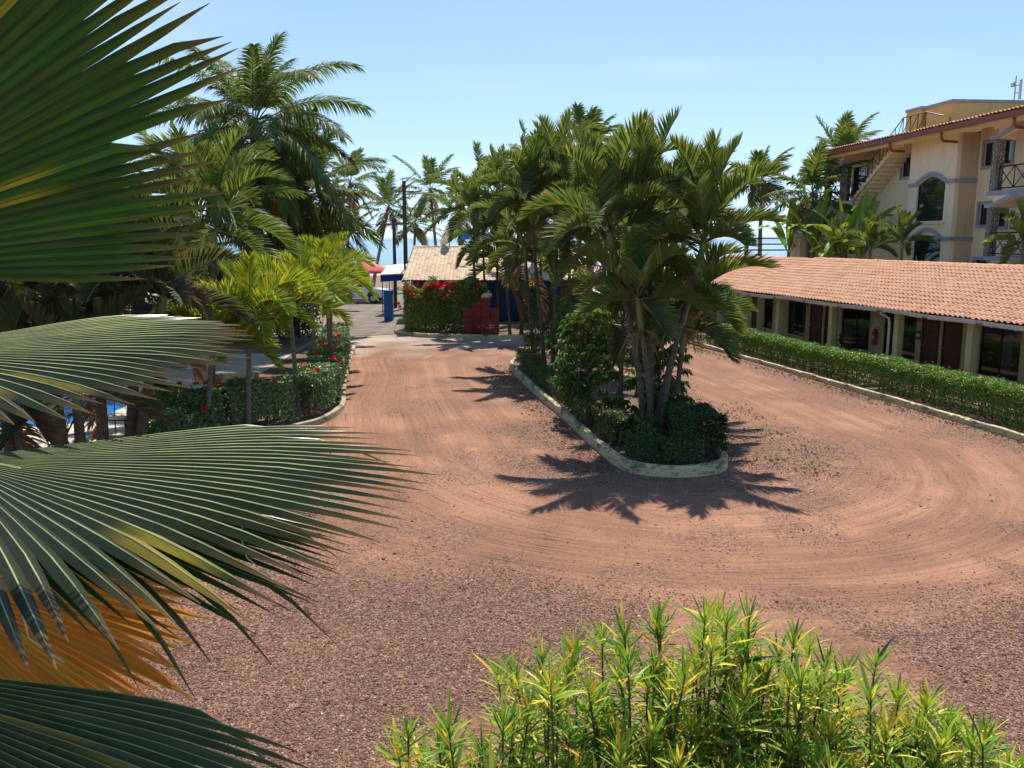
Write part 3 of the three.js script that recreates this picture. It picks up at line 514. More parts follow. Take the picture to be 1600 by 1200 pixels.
  // rain gutter in sections that have sagged
  for (let k = 0; k < 26; k++) {
    const a = S0 + k * 0.95, b = a + 0.945; if (a > S1) break; const y = (s) => 2.37 + (noise(s * 0.55, 4) - 0.5) * 0.09, g = new GB();
    for (const s of [a, (a + b) / 2, b]) { const e = y(s); for (const [z, dy] of [[-0.33, 0.1], [-0.335, -0.02], [-0.30, -0.05], [-0.21, -0.05], [-0.19, 0.08], [-0.20, 0.08], [-0.22, -0.035], [-0.30, -0.035], [-0.318, -0.01], [-0.316, 0.1]]) g.v(s, e + dy, z, 1, 1, 1, s, z + dy); }
    for (let r = 0; r < 2; r++) for (let i = 0; i < 10; i++) { const A = r * 10 + i, B = r * 10 + (i + 1) % 10; g.quad(A, A + 10, B + 10, B); }
    part('gutter_section', g.geo(), M.whitePlastic, wing);
    part('gutter_joint', boxes([b - 0.03, Math.min(b + 0.03, S1), y(b) - 0.058, y(b) + 0.105, -0.342, -0.336]), M.whitePlastic, wing);
  }
  part('downpipe', tubeGeo([V3(6.15, 2.34, -0.26), V3(6.15, 2.27, -0.25), V3(6.1, 2.2, -0.12), V3(6.0, 2.12, -0.02), V3(5.97, 1.9, 0.0), V3(5.97, 0.1, 0.0)], 0.05, 8), M.whitePlastic, wing);
  part('downpipe', tubeGeo([V3(18.2, 2.34, -0.26), V3(18.2, 2.27, -0.25), V3(18.1, 2.2, -0.12), V3(18.09, 2.1, -0.02), V3(18.09, 0.1, 0.0)], 0.05, 8), M.whitePlastic, wing);
}
const wingPoint = (s, y, z) => wing.localToWorld(V3(s, y, z));
// further stretch of the same wing, set back and lower
const rearWing = thing('rear_guest_wing', 'farther stretch of tiled guest wing set back behind the palms', 'building', W(15.25, 0, 25.79), undefined, Math.atan2(0.97589, -0.21828));
{
  const S0 = 18.7, S1 = 28, holes = [[18.75, 19.4, 0.1, 2.1], [20.5, 21.5, 0.6, 2.1], [23, 24, 0.1, 2.1], [25, 26.4, 0.6, 2.1]];
  part('front_wall', wallWith(S0, S1, 0, 2.7, 1.6, 1.76, holes), M.sage, rearWing);
  part('back_wall', boxes([S0, S1, 0, 3.7, 4.6, 4.76], [S1 - 0.16, S1, 0, 2.6, 1.762, 4.598]), M.sage, rearWing);
  for (const [a, b, c, d] of holes) c < 0.2 ? part('door', boxes([a, b, c, d, 1.66, 1.7]), M.door, rearWing) : frameWindow(rearWing, a, b, c, d, 1.64, 1, M.metalDark, M.darkGlass);
  for (const s of [21.6, 25.2]) part('column', chamfer(s - 0.15, s + 0.15, 0, 2.3, 0.75, 1.05, 0.015), M.cream, rearWing);
  part('eave_beam', boxes([S0, S1, 2.3, 2.4, 0.76, 1.04]), M.fascia, rearWing);
  tileRoof(rearWing, S0, S1, 0.5, 2.5, 4.62, 3.93, 0.235, 0.36, 0.075, 0, 33);
  part('gutter', boxes([S0, S1, 2.26, 2.38, 0.36, 0.46]), M.whitePlastic, rearWing);
}
// ---------------------------------------------------------------- three-storey hotel behind
M.peach = plaster(0.82, 0.67, 0.47, 0.2); M.ochre = plaster(0.60, 0.43, 0.27, 0.2); M.blueGrey = plaster(0.30, 0.31, 0.36, 0.6); M.yellowWall = plaster(0.62, 0.40, 0.15, 0.2);
for (const m of [M.peach, M.ochre, M.yellowWall]) m.map = rep(T.streak, 0.28, 0.28);
M.redFascia = std({ color: rgb(0.22, 0.06, 0.035), roughness: 0.6, map: rep(T.stain, 0.2, 0.2) });
const hotelStone = tex(256, 256, (i, j) => { const a = pf(i, j, 256, 14, 2), b = pf(i + 9, j + 5, 256, 30, 3), e = Math.abs(a - 0.5) < 0.05 ? 0.75 : 0.12 + 0.2 * b; return [e, e * 0.95, e * 0.88]; });
M.stonePost = std({ color: rgb(0.6, 0.58, 0.55), map: rep(hotelStone, 0.8, 0.8), bumpMap: rep(hotelStone, 0.8, 0.8), bumpScale: 0.02, roughness: 0.9 });
const hotel = thing('beach_hotel', 'three-storey peach hotel with outside stair, arched windows and red fascia', 'building', W(21.62, -0.6, 40.3), undefined, Math.PI / 2 + THREE.MathUtils.degToRad(5.5));
hotel.scale.setScalar(1.12);
// flat arch: the wall strip or trim whose lower edge is curved
function archBand(s0, s1, y, rise, th, z0, z1, n = 12, ext = 0) {
  const sh = new THREE.Shape(), f = (u) => y + rise * Math.sin(Math.PI * u);
  if (ext) { sh.moveTo(s0 - ext, y); sh.lineTo(s0 - ext, y + th); sh.lineTo(s0, y + th); } else { sh.moveTo(s0, y); sh.lineTo(s0, y + th); }
  for (let k = 1; k <= n; k++) sh.lineTo(lerp(s0, s1, k / n), f(k / n) + th);
  if (ext) { sh.lineTo(s1 + ext, y + th); sh.lineTo(s1 + ext, y); }
  for (let k = n; k >= 0; k--) sh.lineTo(lerp(s0, s1, k / n), f(k / n));
  sh.closePath(); const g = new THREE.ExtrudeGeometry(sh, { depth: z1 - z0, bevelEnabled: false }); g.translate(0, 0, z0); return g;
}
{
  const wall = new GB();
  // stair bay stands one metre proud
  part('bay_wall', wallWith(1.97, 5.6, 0, 9.5, 0, 0.2, [[2.66, 4.84, 3.95, 5.2], [2.66, 4.84, 5.8, 7.85]]), M.peach, hotel);
  part('bay_return', boxes([1.97, 2.17, 0, 9.5, 0.202, 1.2], [5.4, 5.6, 0, 9.5, 0.202, 1.2]), M.ochre, hotel);
  part('recess_wall', wallWith(-7, 1.965, 0, 9.7, 1.0, 1.2, [[0.75, 1.6, 8.05, 9.0], [0.75, 1.6, 5.6, 6.45], [0.75, 1.6, 3.3, 4.1], [-0.2, 0.35, 8.05, 9.0], [-0.2, 0.35, 5.5, 6.45]]), M.peach, hotel);
  part('stair_wall', wallWith(5.605, 13.3, 0, 9.9, 1.0, 1.2, [[7.2, 8.05, 8.05, 9.0], [10.2, 11.0, 4.6, 5.7]]), M.peach, hotel);
  part('end_wall', boxes([13.1, 13.3, 0, 9.9, 1.202, 9], [-7, -6.8, 0, 9.9, 1.202, 9], [-7, 13.3, 0, 9.9, 9, 9.2]), M.peach, hotel);
  part('ceiling_slab', boxes([-6.9, 13.2, 9.5, 9.6, 1.21, 8.9], [-6.9, 13.2, 6.8, 6.95, 1.21, 8.9], [-6.9, 13.2, 4.2, 4.35, 1.21, 8.9]), M.roomDark, hotel);
  // arched stairwell windows of many panes
  for (const [y0, y1] of [[5.8, 7.42], [3.95, 4.95]]) {
    const w = part('stair_window', new GB().box(2.66, 2.72, y0, y1, 0.06, 0.12).box(4.78, 4.84, y0, y1, 0.06, 0.12).box(2.72, 4.78, y0, y0 + 0.05, 0.06, 0.12).geo(), M.metalDark, hotel);
    for (let a = 0; a < 3; a++) for (let b = 0; b < 4; b++) { const s0 = lerp(2.73, 4.77, a / 3), s1 = lerp(2.73, 4.77, (a + 1) / 3), c = lerp(y0 + 0.05, y1, b / 4), d = lerp(y0 + 0.05, y1, (b + 1) / 4); const p = part('pane', boxes([s0 + 0.015, s1 - 0.015, c + 0.008, d - 0.008, -0.003, 0.003]), M.darkGlass, w); p.position.z = 0.09; p.rotation.x = 0; p.position.x = 0; p.rotation.set((hash2(a, b) - 0.5) * 0.0, (hash2(b, a + 5) - 0.5) * 0.0, 0); }
    part('pane', (() => { const sh = new THREE.Shape(); sh.moveTo(2.73, y1); for (let k = 0; k <= 10; k++) sh.lineTo(lerp(2.73, 4.77, k / 10), y1 + 0.36 * Math.sin(Math.PI * k / 10)); sh.closePath(); const g = new THREE.ExtrudeGeometry(sh, { depth: 0.01, bevelEnabled: false }); g.translate(0, 0, 0.085); return g; })(), M.darkGlass, w);
    // wall above the arch, then the trim
    const sp = new THREE.Shape(), yt = y0 > 5 ? 7.85 : 5.2; sp.moveTo(2.66, y1); for (let k = 0; k <= 12; k++) sp.lineTo(lerp(2.66, 4.84, k / 12), y1 + 0.36 * Math.sin(Math.PI * k / 12)); sp.lineTo(4.84, yt); sp.lineTo(2.66, yt); sp.closePath();
    const g = new THREE.ExtrudeGeometry(sp, { depth: 0.19, bevelEnabled: false }); g.translate(0, 0, 0.004); part('arch_infill', g, M.peach, hotel);
    part('arch_trim', archBand(2.5, 5.0, y1 - 0.02, 0.42, 0.16, -0.07, -0.003, 14, 0.55), M.blueGrey, hotel);
    part('sill', boxes([2.5, 5.0, y0 - 0.13, y0 - 0.003, -0.08, -0.003]), M.peach, hotel);
    part('band', boxes([1.9, 1.967, y1 - 0.02, y1 + 0.14, -0.06, 1.0], [1.97, 1.975, y1, y1 + 0.1, -0.05, -0.001]), M.blueGrey, hotel);
  }
  // small framed windows
  for (const [s0, s1, y0, y1] of [[0.75, 1.6, 8.05, 9.0], [0.75, 1.6, 5.6, 6.45], [0.75, 1.6, 3.3, 4.1], [-0.2, 0.35, 8.05, 9.0], [-0.2, 0.35, 5.5, 6.45], [7.2, 8.05, 8.05, 9.0], [10.2, 11.0, 4.6, 5.7]]) {
    frameWindow(hotel, s0, s1, y0, y1, 1.06, 0, M.metalDark, M.darkGlass);
    part('window_surround', new GB().box(s0 - 0.13, s0 - 0.003, y0 - 0.13, y1 + 0.13, 0.94, 0.998).box(s1 + 0.003, s1 + 0.13, y0 - 0.13, y1 + 0.13, 0.94, 0.998).box(s0 - 0.003, s1 + 0.003, y1 + 0.003, y1 + 0.13, 0.94, 0.998).box(s0 - 0.003, s1 + 0.003, y0 - 0.13, y0 - 0.003, 0.94, 0.998).geo(), M.blueGrey, hotel);
  }
  // far corner balcony room: posts, arch heads, floor and railing
  part('corner_base', boxes([11.2, 13.3, 0, 6.86, -0.5, 0.998]), M.peach, hotel);
  part('corner_floor', boxes([11.1, 13.4, 6.862, 7.0, -0.6, 0.996]), M.peach, hotel);
  for (const [s, z] of [[11.3, -0.42], [13.15, -0.42], [13.15, 0.7]]) part('stone_post', boxes([s - 0.13, s + 0.13, 7.002, 8.95, z - 0.13, z + 0.13]), M.stonePost, hotel);
  part('corner_head', new GB().box(11.15, 13.3, 9.15, 9.6, -0.56, -0.3).box(13.02, 13.3, 9.15, 9.6, -0.298, 0.998).box(11.15, 11.42, 9.15, 9.6, -0.298, 0.998).geo(), M.peach, hotel);
  part('arch_trim', archBand(11.35, 13.1, 8.93, 0.22, 0.14, -0.6, -0.565, 10, 0.1), M.blueGrey, hotel);
  part('corner_arch', (() => { const sh = new THREE.Shape(); sh.moveTo(11.43, 8.9); for (let k = 0; k <= 10; k++) sh.lineTo(lerp(11.43, 13.02, k / 10), 8.9 + 0.22 * Math.sin(Math.PI * k / 10)); sh.lineTo(13.02, 9.148); sh.lineTo(11.43, 9.148); sh.closePath(); const g = new THREE.ExtrudeGeometry(sh, { depth: 0.2, bevelEnabled: false }); g.translate(0, 0, -0.55); return g; })(), M.peach, hotel);
  part('balcony_door', boxes([11.5, 12.9, 7.0, 8.9, 0.93, 0.96]), M.darkGlass, hotel);
  const cross = (s0, s1, y0, y1, z, n) => { const g = new GB(), b = (a, c, r = 0.025) => g.tube([a, c], r, 4); b(V3(s0, y1, z), V3(s1, y1, z), 0.03); b(V3(s0, y0, z), V3(s1, y0, z)); for (let k = 0; k < n; k++) { const a = lerp(s0, s1, k / n), c = lerp(s0, s1, (k + 1) / n); b(V3(a, y0, z), V3(c, y1, z)); b(V3(a, y1, z), V3(c, y0, z)); b(V3(c, y0, z), V3(c, y1, z)); } return g.geo(); };
  part('railing', cross(11.43, 13.02, 7.1, 7.85, -0.42, 2), M.metalDark, hotel);
  // outside stair climbing toward the roof terrace
  const N = 15, st = (k) => [lerp(11.15, 6.5, k / N), lerp(7.0, 9.85, k / N)];
  for (let k = 0; k < N; k++) { const [a, y] = st(k), [b, y2] = st(k + 1); part('step', boxes([b, a + 0.02, y - 0.14, y2 - 0.003, 0.05, 0.995]), M.peach, hotel); }
  { const g = new GB(); const sh = new THREE.Shape(); sh.moveTo(11.6, 6.86); sh.lineTo(11.15, 6.86); for (let k = 0; k < N; k++) { const [a, y] = st(k), [b, y2] = st(k + 1); sh.lineTo(a, y2 - 0.05); sh.lineTo(b, y2 - 0.05); } sh.lineTo(6.2, 9.6); sh.lineTo(6.2, 9.35); sh.lineTo(6.9, 9.35); sh.closePath(); const e = new THREE.ExtrudeGeometry(sh, { depth: 0.1, bevelEnabled: false }); e.translate(0, 0, -0.055); part('stair_stringer', e, M.peach, hotel); }
  { const g = new GB(), [a, y] = st(0), [b, y2] = st(N), P = (t, h) => V3(lerp(a, b, t), lerp(y, y2, t) + h, 0.0); g.tube([P(0, 0.85), P(1, 0.85), V3(4.6, y2 + 0.85, 0.0), V3(3.2, y2 + 0.5, 0.0)], 0.03, 4); for (let k = 0; k <= 7; k++) { g.tube([P(k / 7, 0), P(k / 7, 0.85)], 0.022, 4); if (k < 7) g.tube([P(k / 7, k % 2 ? 0.85 : 0.05), P((k + 1) / 7, k % 2 ? 0.05 : 0.85)], 0.02, 4); } for (let k = 0; k < 3; k++) { const s = lerp(6.5, 4.6, k / 3), e = lerp(6.5, 4.6, (k + 1) / 3); g.tube([V3(s, y2 + 0.1, 0), V3(e, y2 + 0.85, 0)], 0.02, 4); g.tube([V3(e, y2 + 0.05, 0), V3(e, y2 + 0.85, 0)], 0.022, 4); } part('stair_railing', g.geo(), M.metalDark, hotel); }
  // near balconies, two floors
  for (const [fy, hy] of [[6.86, 9.5], [4.3, 6.85]]) {
    part('balcony_floor', boxes([-5.2, -0.75, fy - 0.16, fy + 0.02, -0.35, 0.998]), M.blueGrey, hotel);
    for (const s of [-0.95, -4.9]) part('stone_post', boxes([s - 0.16, s + 0.16, fy + 0.022, hy - 0.62, -0.28, 0.04]), M.stonePost, hotel);
    part('balcony_head', boxes([-5.1, -0.76, hy - 0.22, hy - 0.005, -0.3, 0.998], [-0.98, -0.76, hy - 0.62, hy - 0.224, 0.06, 0.998]), M.peach, hotel);
    part('arch_trim', archBand(-4.75, -1.1, hy - 0.62, 0.36, 0.15, -0.36, -0.305, 14, 0.4), M.blueGrey, hotel);
    part('balcony_arch', (() => { const sh = new THREE.Shape(), y = hy - 0.62; sh.moveTo(-4.74, y); for (let k = 0; k <= 10; k++) sh.lineTo(lerp(-4.74, -1.11, k / 10), y + 0.36 * Math.sin(Math.PI * k / 10)); sh.lineTo(-1.11, hy - 0.222); sh.lineTo(-4.74, hy - 0.222); sh.closePath(); const g = new THREE.ExtrudeGeometry(sh, { depth: 0.22, bevelEnabled: false }); g.translate(0, 0, -0.3); return g; })(), M.peach, hotel);
    part('railing', cross(-4.74, -1.11, fy + 0.12, fy + 0.95, -0.12, 4), M.brownWood, hotel);
  }
  // eaves: red fascia and gutter, soffit, tiled skirt roof, rain spouts
  part('fascia', boxes([-7.4, 12.6, 9.47, 9.66, -1.2, -1.08], [12.48, 12.6, 9.47, 9.66, -1.079, 1.1]), M.redFascia, hotel);
  part('soffit', boxes([-7.4, 12.47, 9.5, 9.56, -1.078, 0.0], [5.602, 12.47, 9.605, 9.63, 0.0, 0.998]), M.peach, hotel);
  part('soffit_board', boxes([-7.4, 12.3, 9.28, 9.42, -0.98, -0.9]), M.yellowWall, hotel);
  for (const s of [1.6, 5.7, 12.2, -3]) part('rain_spout', tubeGeo([V3(s, 9.45, -1.02), V3(s, 9.2, -1.0), V3(s - 0.02, 9.08, -0.9), V3(s - 0.04, 9.05, -0.3)], 0.06, 7), M.redFascia, hotel);
  tileRoof(hotel, -7.3, 12.5, -1.22, 9.64, 1.5, 10.12, 0.24, 0.38, 0.075, 0, 44, 'roof_tile_field');
  part('roof_deck', (() => { const g = new GB(), f = [[-7.3, 9.6, -1.1], [12.5, 9.6, -1.1], [12.5, 10.06, 1.5], [-7.3, 10.06, 1.5]].map((p) => g.v(...p)); g.quad(...f); return g.geo(); })(), M.fascia, hotel);
  part('roof_end', (() => { const g = new GB(), f = [[12.4, 9.6, -1.1], [12.4, 9.6, 1.5], [12.4, 10.06, 1.5]].map((p) => g.v(...p)); g.tri(...f); return g.geo(); })(), M.peach, hotel);
  // terrace parapets and the yellow roof block with blue-grey coping
  part('roof_block', boxes([6.15, 8.4, 9.61, 11.4, 2.2, 8.8]), M.yellowWall, hotel);
  part('roof_block_coping', boxes([6.08, 8.46, 11.402, 11.53, 2.13, 8.87]), M.blueGrey, hotel);
  part('roof_tower', boxes([8.6, 10.0, 9.61, 11.44, 2.1, 3.1]), M.yellowWall, hotel);
  part('roof_tower_coping', boxes([8.55, 10.05, 11.442, 11.57, 2.05, 3.15]), M.blueGrey, hotel);
  part('roof_link', boxes([8.405, 9.2, 9.61, 11.1, 3.2, 5.4]), M.yellowWall, hotel);
  { const sh = new THREE.Shape(); sh.moveTo(6.2, 9.7); sh.lineTo(9.1, 9.7); sh.lineTo(9.1, 10.35); sh.lineTo(6.2, 10.75); sh.closePath(); const e = new THREE.ExtrudeGeometry(sh, { depth: 0.2, bevelEnabled: false }); e.translate(0, 0, 1.9); part('terrace_parapet', e, M.yellowWall, hotel); }
}
const hotelPoint = (s, y, z) => { hotel.updateMatrixWorld(true); return hotel.localToWorld(V3(s, y, z)); };
// ---------------------------------------------------------------- beach house with pale tiled roof
const house = thing('beach_house', 'low beach house with pale weathered tile roof behind the flowering bush', 'house', W(-6.6, 0, 52));
{
  M.blueWall = plaster(0.02, 0.045, 0.13);
  part('wall', boxes([0.5, 10.8, 0, 2.7, -9.2, -1.1]), M.blueWall, house);
  part('gable', (() => { const g = new GB(), q = [[0.3, 2.5, -0.2], [0.3, 2.5, -9.9], [0.3, 4.36, -6.2]].map((p) => g.v(...p)); g.tri(...q); return g.geo(); })(), M.brownWood, house);
  const P = (z0, y0, z1, y1) => { const g = new GB(), q = [[0, y0, z0], [11.3, y0, z0], [11.3, y1, z1], [0, y1, z1]].map((p) => g.v(p[0], p[1], p[2], 1, 1, 1, p[0], p[2])); g.quad(...q); return g.geo(); };
  part('roof_deck', P(0, 2.5, -6.2, 4.4), M.tilePale, house); part('roof_deck', P(-10, 2.5, -6.2, 4.4), M.tilePale, house);
  // tile courses, each a rippled strip lapping the one below
  const rows = 20, g = new GB();
  for (let r = 0; r < rows; r++) for (let c = 0; c < 46; c++) {
    const t0 = r / rows, t1 = (r + 1.12) / rows, s0 = c * 0.246, w = 0.246, v = (0.85 + 0.3 * hash2(c, r)) * (hash2(c + 9, r * 3) < 0.06 ? 0.6 : 1), b = g.n, jz = (hash2(c, r + 50) - 0.5) * 0.04;
    for (let i = 0; i <= 4; i++) for (const [t, h] of [[t0, 0.035], [t1, 0.0]]) { const u = i / 4; g.v(s0 + u * w, lerp(2.5, 4.4, t) + 0.02 + h + 0.05 * Math.sin(Math.PI * u), lerp(0.05, -6.2, t) + jz, v, v * 0.98, v * 0.95, s0 + u * w, t * 3.5); }
    for (let i = 0; i < 4; i++) g.quad(b + 2 * i, b + 2 * i + 2, b + 2 * i + 3, b + 2 * i + 1);
  }
  const tl = part('roof_tile_field', g.geo(), std({ color: rgb(0.90, 0.70, 0.51), vertexColors: true, roughness: 0.9, map: rep(T.mottle, 0.2, 0.2) }), house); tl.userData.kind = 'stuff';
  const cap = new GB(); cap.tube([V3(-0.05, 4.42, -6.2), V3(11.3, 4.42, -6.2)], 0.13, 8); part('ridge_cap', cap.geo(), M.tilePale, house);
  // bright patches of mortar where courses were re-laid
  part('rake_board', (() => { const g = new GB(); g.tube([V3(0, 2.48, 0.06), V3(0, 4.38, -6.2)], 0.07, 4); g.tube([V3(0, 2.48, -10), V3(0, 4.38, -6.2)], 0.07, 4); return g.geo(); })(), M.brownWood, house);
}
// ---------------------------------------------------------------- fan palm beside the balcony
const FAN_RAD = [0.05, 0.2, 0.36, 0.5, 0.6, 0.7, 0.8, 0.9, 1];
function fanBlade(parent, o) {
  const rnd = R(o.seed), a = o.axis.clone().normalize(), n = o.normal.clone().addScaledVector(a, -o.normal.dot(a)).normalize(), b = n.clone().cross(a), N = o.N ?? 44, A = o.A;
  const f = part('frond', tubeGeo([o.crown, o.crown.clone().lerp(o.hub, 0.5).add(V3(0, 0.06, 0)), o.hub.clone(), o.hub.clone().addScaledVector(a, 0.22)], [0.03, 0.024, 0.018, 0.004], 6), o.petiole ?? M.petiole, parent);
  const put = (r, phi, h, out) => {
    const x = r * Math.cos(phi), y = r * Math.sin(phi), q = r / o.R;
    out.copy(o.hub).addScaledVector(a, x).addScaledVector(b, y).addScaledVector(n, h - (o.droop ?? 0.12) * o.R * q * q - (o.side ?? 0.15) * y * y / o.R);
    out.y -= (o.tip ?? 0.1) * o.R * Math.pow(Math.max(0, q - 0.45), 2);
    return out;
  };
  const v = V3(0, 0, 0);
  for (let k = 0; k < N; k++) {
    const p0 = lerp(-A, A, k / N), p1 = lerp(-A, A, (k + 1) / N), pm = (p0 + p1) / 2, lean = (rnd() - 0.5) * 0.05, hw0 = (p1 - p0) / 2 * 1.02, Rk = o.R * (1 - (o.short ?? 0.2) * Math.pow(pm / A, 2)) * (0.93 + 0.1 * rnd()), fuse = (o.fuse ?? 0.55) + 0.06 * rnd();
    const g = new GB(), bend = lean, dip = rnd() < 0.12 ? rnd() * 0.12 : 0, c = o.col(rnd), tone = 0.85 + 0.3 * rnd(), hang = o.hang ? o.hang(pm / A, rnd) : 0, streak = rnd() < (o.streak ?? 0.12) ? 0.45 + 0.4 * rnd() : 2;
    const L = [], M_ = [], M2 = [], Rr = [], rib = [[], [], []];
    for (const q of FAN_RAD) {
      const r = q * Rk, tp = q <= fuse ? 1 : Math.pow(Math.max(0, 1 - (q - fuse) / (1 - fuse)), 0.8), hw = hw0 * Math.max(tp, 0.03) * (q <= fuse ? fuse / Math.max(q, fuse) : 1) * 1.0, bd = bend * Math.max(0, q - fuse) * 2;
      const fold = (o.fold ?? 0.8) * hw * r, drop = dip * Math.pow(Math.max(0, q - fuse) / (1 - fuse), 2) * o.R + hang * Math.pow(Math.max(0, q - 0.35) / 0.65, 2);
      const tipC = q > 0.93 ? 1 : q > 0.85 ? 0.35 * rnd() : 0, st = Math.abs(q - streak) < 0.12 ? 1 : 0;
      let cr = c[0] * tone, cg = c[1] * tone, cb = c[2] * tone; if (st) { cr = lerp(cr, 0.34, 0.5); cg = lerp(cg, 0.26, 0.5); cb = lerp(cb, 0.03, 0.5); } cr = lerp(cr, 0.20, tipC * 0.8); cg = lerp(cg, 0.11, tipC * 0.8); cb = lerp(cb, 0.05, tipC * 0.8);
      const one = (phi, h, e) => { put(r, phi + bd, h, v); v.y -= drop; return g.v(v.x, v.y, v.z, cr * e * 1.5, cg * e * 1.5, cb * e * 1.5, k * 0.37 + (phi - pm) / hw0 * 0.12, q * 1.3 + k * 0.21); };
      L.push(one(pm - hw, 0, 1)); M_.push(one(pm, fold, 1)); M2.push(one(pm, fold, 1)); Rr.push(one(pm + hw, 0, 1));
      { const w = Math.min((o.ribW ?? 0.0028) * (1.15 - 0.75 * q), 0.10 * hw * r), k = o.rib ?? [0.30, 0.34, 0.16], dp = w / Math.max(r, 0.02); const [a0, b0, c0] = [cr, cg, cb]; cr = lerp(k[0], cr, tipC); cg = lerp(k[1], cg, tipC); cb = lerp(k[2], cb, tipC); rib[0].push(one(pm - dp, fold - w * 0.2, 1)); rib[1].push(one(pm, fold + w * 1.3, 1)); rib[2].push(one(pm + dp, fold - w * 0.2, 1)); [cr, cg, cb] = [a0, b0, c0]; }
    }
    for (let s = 0; s + 1 < FAN_RAD.length; s++) { g.quad(L[s], M_[s], M_[s + 1], L[s + 1]); g.quad(M2[s], Rr[s], Rr[s + 1], M2[s + 1]); g.quad(rib[0][s], rib[1][s], rib[1][s + 1], rib[0][s + 1]); g.quad(rib[1][s], rib[2][s], rib[2][s + 1], rib[1][s + 1]); }
    part('leaf_segment', g.geo(), o.mat ?? M.fan, f);
    if (o.threads && rnd() < o.threads) {   // loose fibre curling from the split
      const q0 = put(Rk * fuse, p1, 0, V3(0, 0, 0)).clone(), pts = []; for (let s = 0; s < 6; s++) pts.push(q0.clone().addScaledVector(a, 0.022 * s).add(V3(0.02 * Math.sin(s * 1.3), -0.006 * s * s, 0.02 * Math.cos(s * 1.7))));
      part('fibre', tubeGeo(pts, 0.0016, 3), M.fibre, f);
    }
  }
  return f;
}
M.petiole = std({ color: rgb(0.15, 0.15, 0.05), roughness: 0.6 }); M.fibre = std({ color: rgb(0.5, 0.42, 0.27), roughness: 0.9 });
M.deadPetiole = std({ color: rgb(0.3, 0.15, 0.05), roughness: 0.8 });
M.fanDead = leafMat(0.45, 0.08, 0.5); M.fanDead.map = T.vein;
{
  const green = (r) => [0.024 + 0.012 * r(), 0.060 + 0.02 * r(), 0.010], grey = (r) => [0.008 + 0.006 * r(), 0.017 + 0.009 * r(), 0.005], dead = (r) => [0.46 + 0.1 * r(), 0.17 + 0.07 * r(), 0.018];
  const C = W(-2.75, 4.2, 2.15), p = thing('fan_palm', 'large fan palm in the near left with pleated green leaves', 'palm tree', W(-2.75, 0, 2.15));
  const L = (v) => v.clone().sub(p.position), crown = L(C);
  part('trunk', trunkGeo([V3(0, -0.1, 0), V3(0.05, 1.4, 0), V3(0, 2.8, 0), V3(0, 4.2, 0)], 0.2, 0.14, 40, [0.2, 0.16, 0.12], 0.14, 12, 0.05), M.trunk, p);
  const B = (o) => fanBlade(p, { ...o, crown, hub: L(o.hub) });
  B({ seed: 1, hub: W(-1.345, 4.938, 1.55), axis: W(0.60, 0.82, -0.02), normal: W(0.06, -0.12, -1), R: 1.005, A: 0.98, N: 64, droop: 0.03, side: 0.03, tip: 0.05, fuse: 0.78, fold: 0.8, short: 0.3, col: green, streak: 0.12, rib: [0.05, 0.085, 0.018] });
  B({ seed: 2, hub: W(-1.62, 5.34, 1.75), axis: W(1, 0.8, 0.1), normal: W(0.3, -0.6, -1), R: 0.85, A: 0.7, N: 36, droop: 0.05, side: 0.1, fuse: 0.75, fold: 0.9, col: green });
  B({ seed: 3, hub: W(-1.92, 4.655, 2.6), axis: W(1, 0.01, -0.08), normal: W(0.0, 1, -0.12), R: 1.10, A: 0.95, N: 38, droop: 0.0, side: 0.03, tip: 0.08, fuse: 0.76, fold: 0.6, col: grey, streak: 0.1 });
  B({ seed: 4, hub: W(-1.32, 4.49, 1.95), axis: W(0.88, -0.01, -0.30), normal: W(0.0, 1, -0.07), R: 1.16, A: 0.78, N: 38, droop: 0.0, side: 0.05, tip: 0.12, fuse: 0.68, fold: 0.6, col: grey, streak: 0.14, threads: 0.06, hang: (u, r) => (u < -0.86 ? 0.15 + 0.15 * r() : 0) });
  B({ seed: 5, hub: W(-1.42, 4.42, 2.0), axis: W(0.92, -0.09, -0.20), normal: W(0.05, 1, 0.0), R: 1.08, A: 0.5, N: 34, droop: 0.03, side: 0.08, tip: 0.12, fuse: 0.68, fold: 1.0, col: green });
  B({ seed: 6, hub: W(-1.74, 4.10, 2.3), axis: W(0.62, -0.22, -0.02), normal: W(0.05, 0.35, -1), R: 0.88, A: 0.62, N: 40, droop: 0.04, side: 0.08, tip: 0.1, fuse: 0.8, fold: 0.8, col: dead, mat: M.fanDead, petiole: M.deadPetiole });
  B({ seed: 7, hub: W(-1.38, 4.19, 1.55), axis: W(0.72, -0.28, -0.36), normal: W(0.26, 1, -0.14), R: 1.2, A: 0.75, N: 40, droop: 0.06, side: 0.12, tip: 0.2, fuse: 0.7, fold: 1.0, col: (r) => [0.05 + 0.02 * r(), 0.075 + 0.02 * r(), 0.025] });
  // the rest of the crown, beyond the picture's edge
  B({ seed: 8, hub: W(-3.3, 5.2, 2.9), axis: W(-0.5, 0.6, 0.8), normal: W(-0.3, 0.9, -0.6), R: 1.1, A: 1.1, N: 36, col: green });
  B({ seed: 9, hub: W(-3.5, 4.9, 1.7), axis: W(-0.9, 0.3, -0.3), normal: W(0.2, 1, 0.1), R: 1.1, A: 1.1, N: 36, col: green });
  B({ seed: 10, hub: W(-3.0, 5.4, 2.7), axis: W(-0.2, 0.9, 0.5), normal: W(-0.1, 0.6, -0.8), R: 1.15, A: 1.1, N: 36, col: green });
}
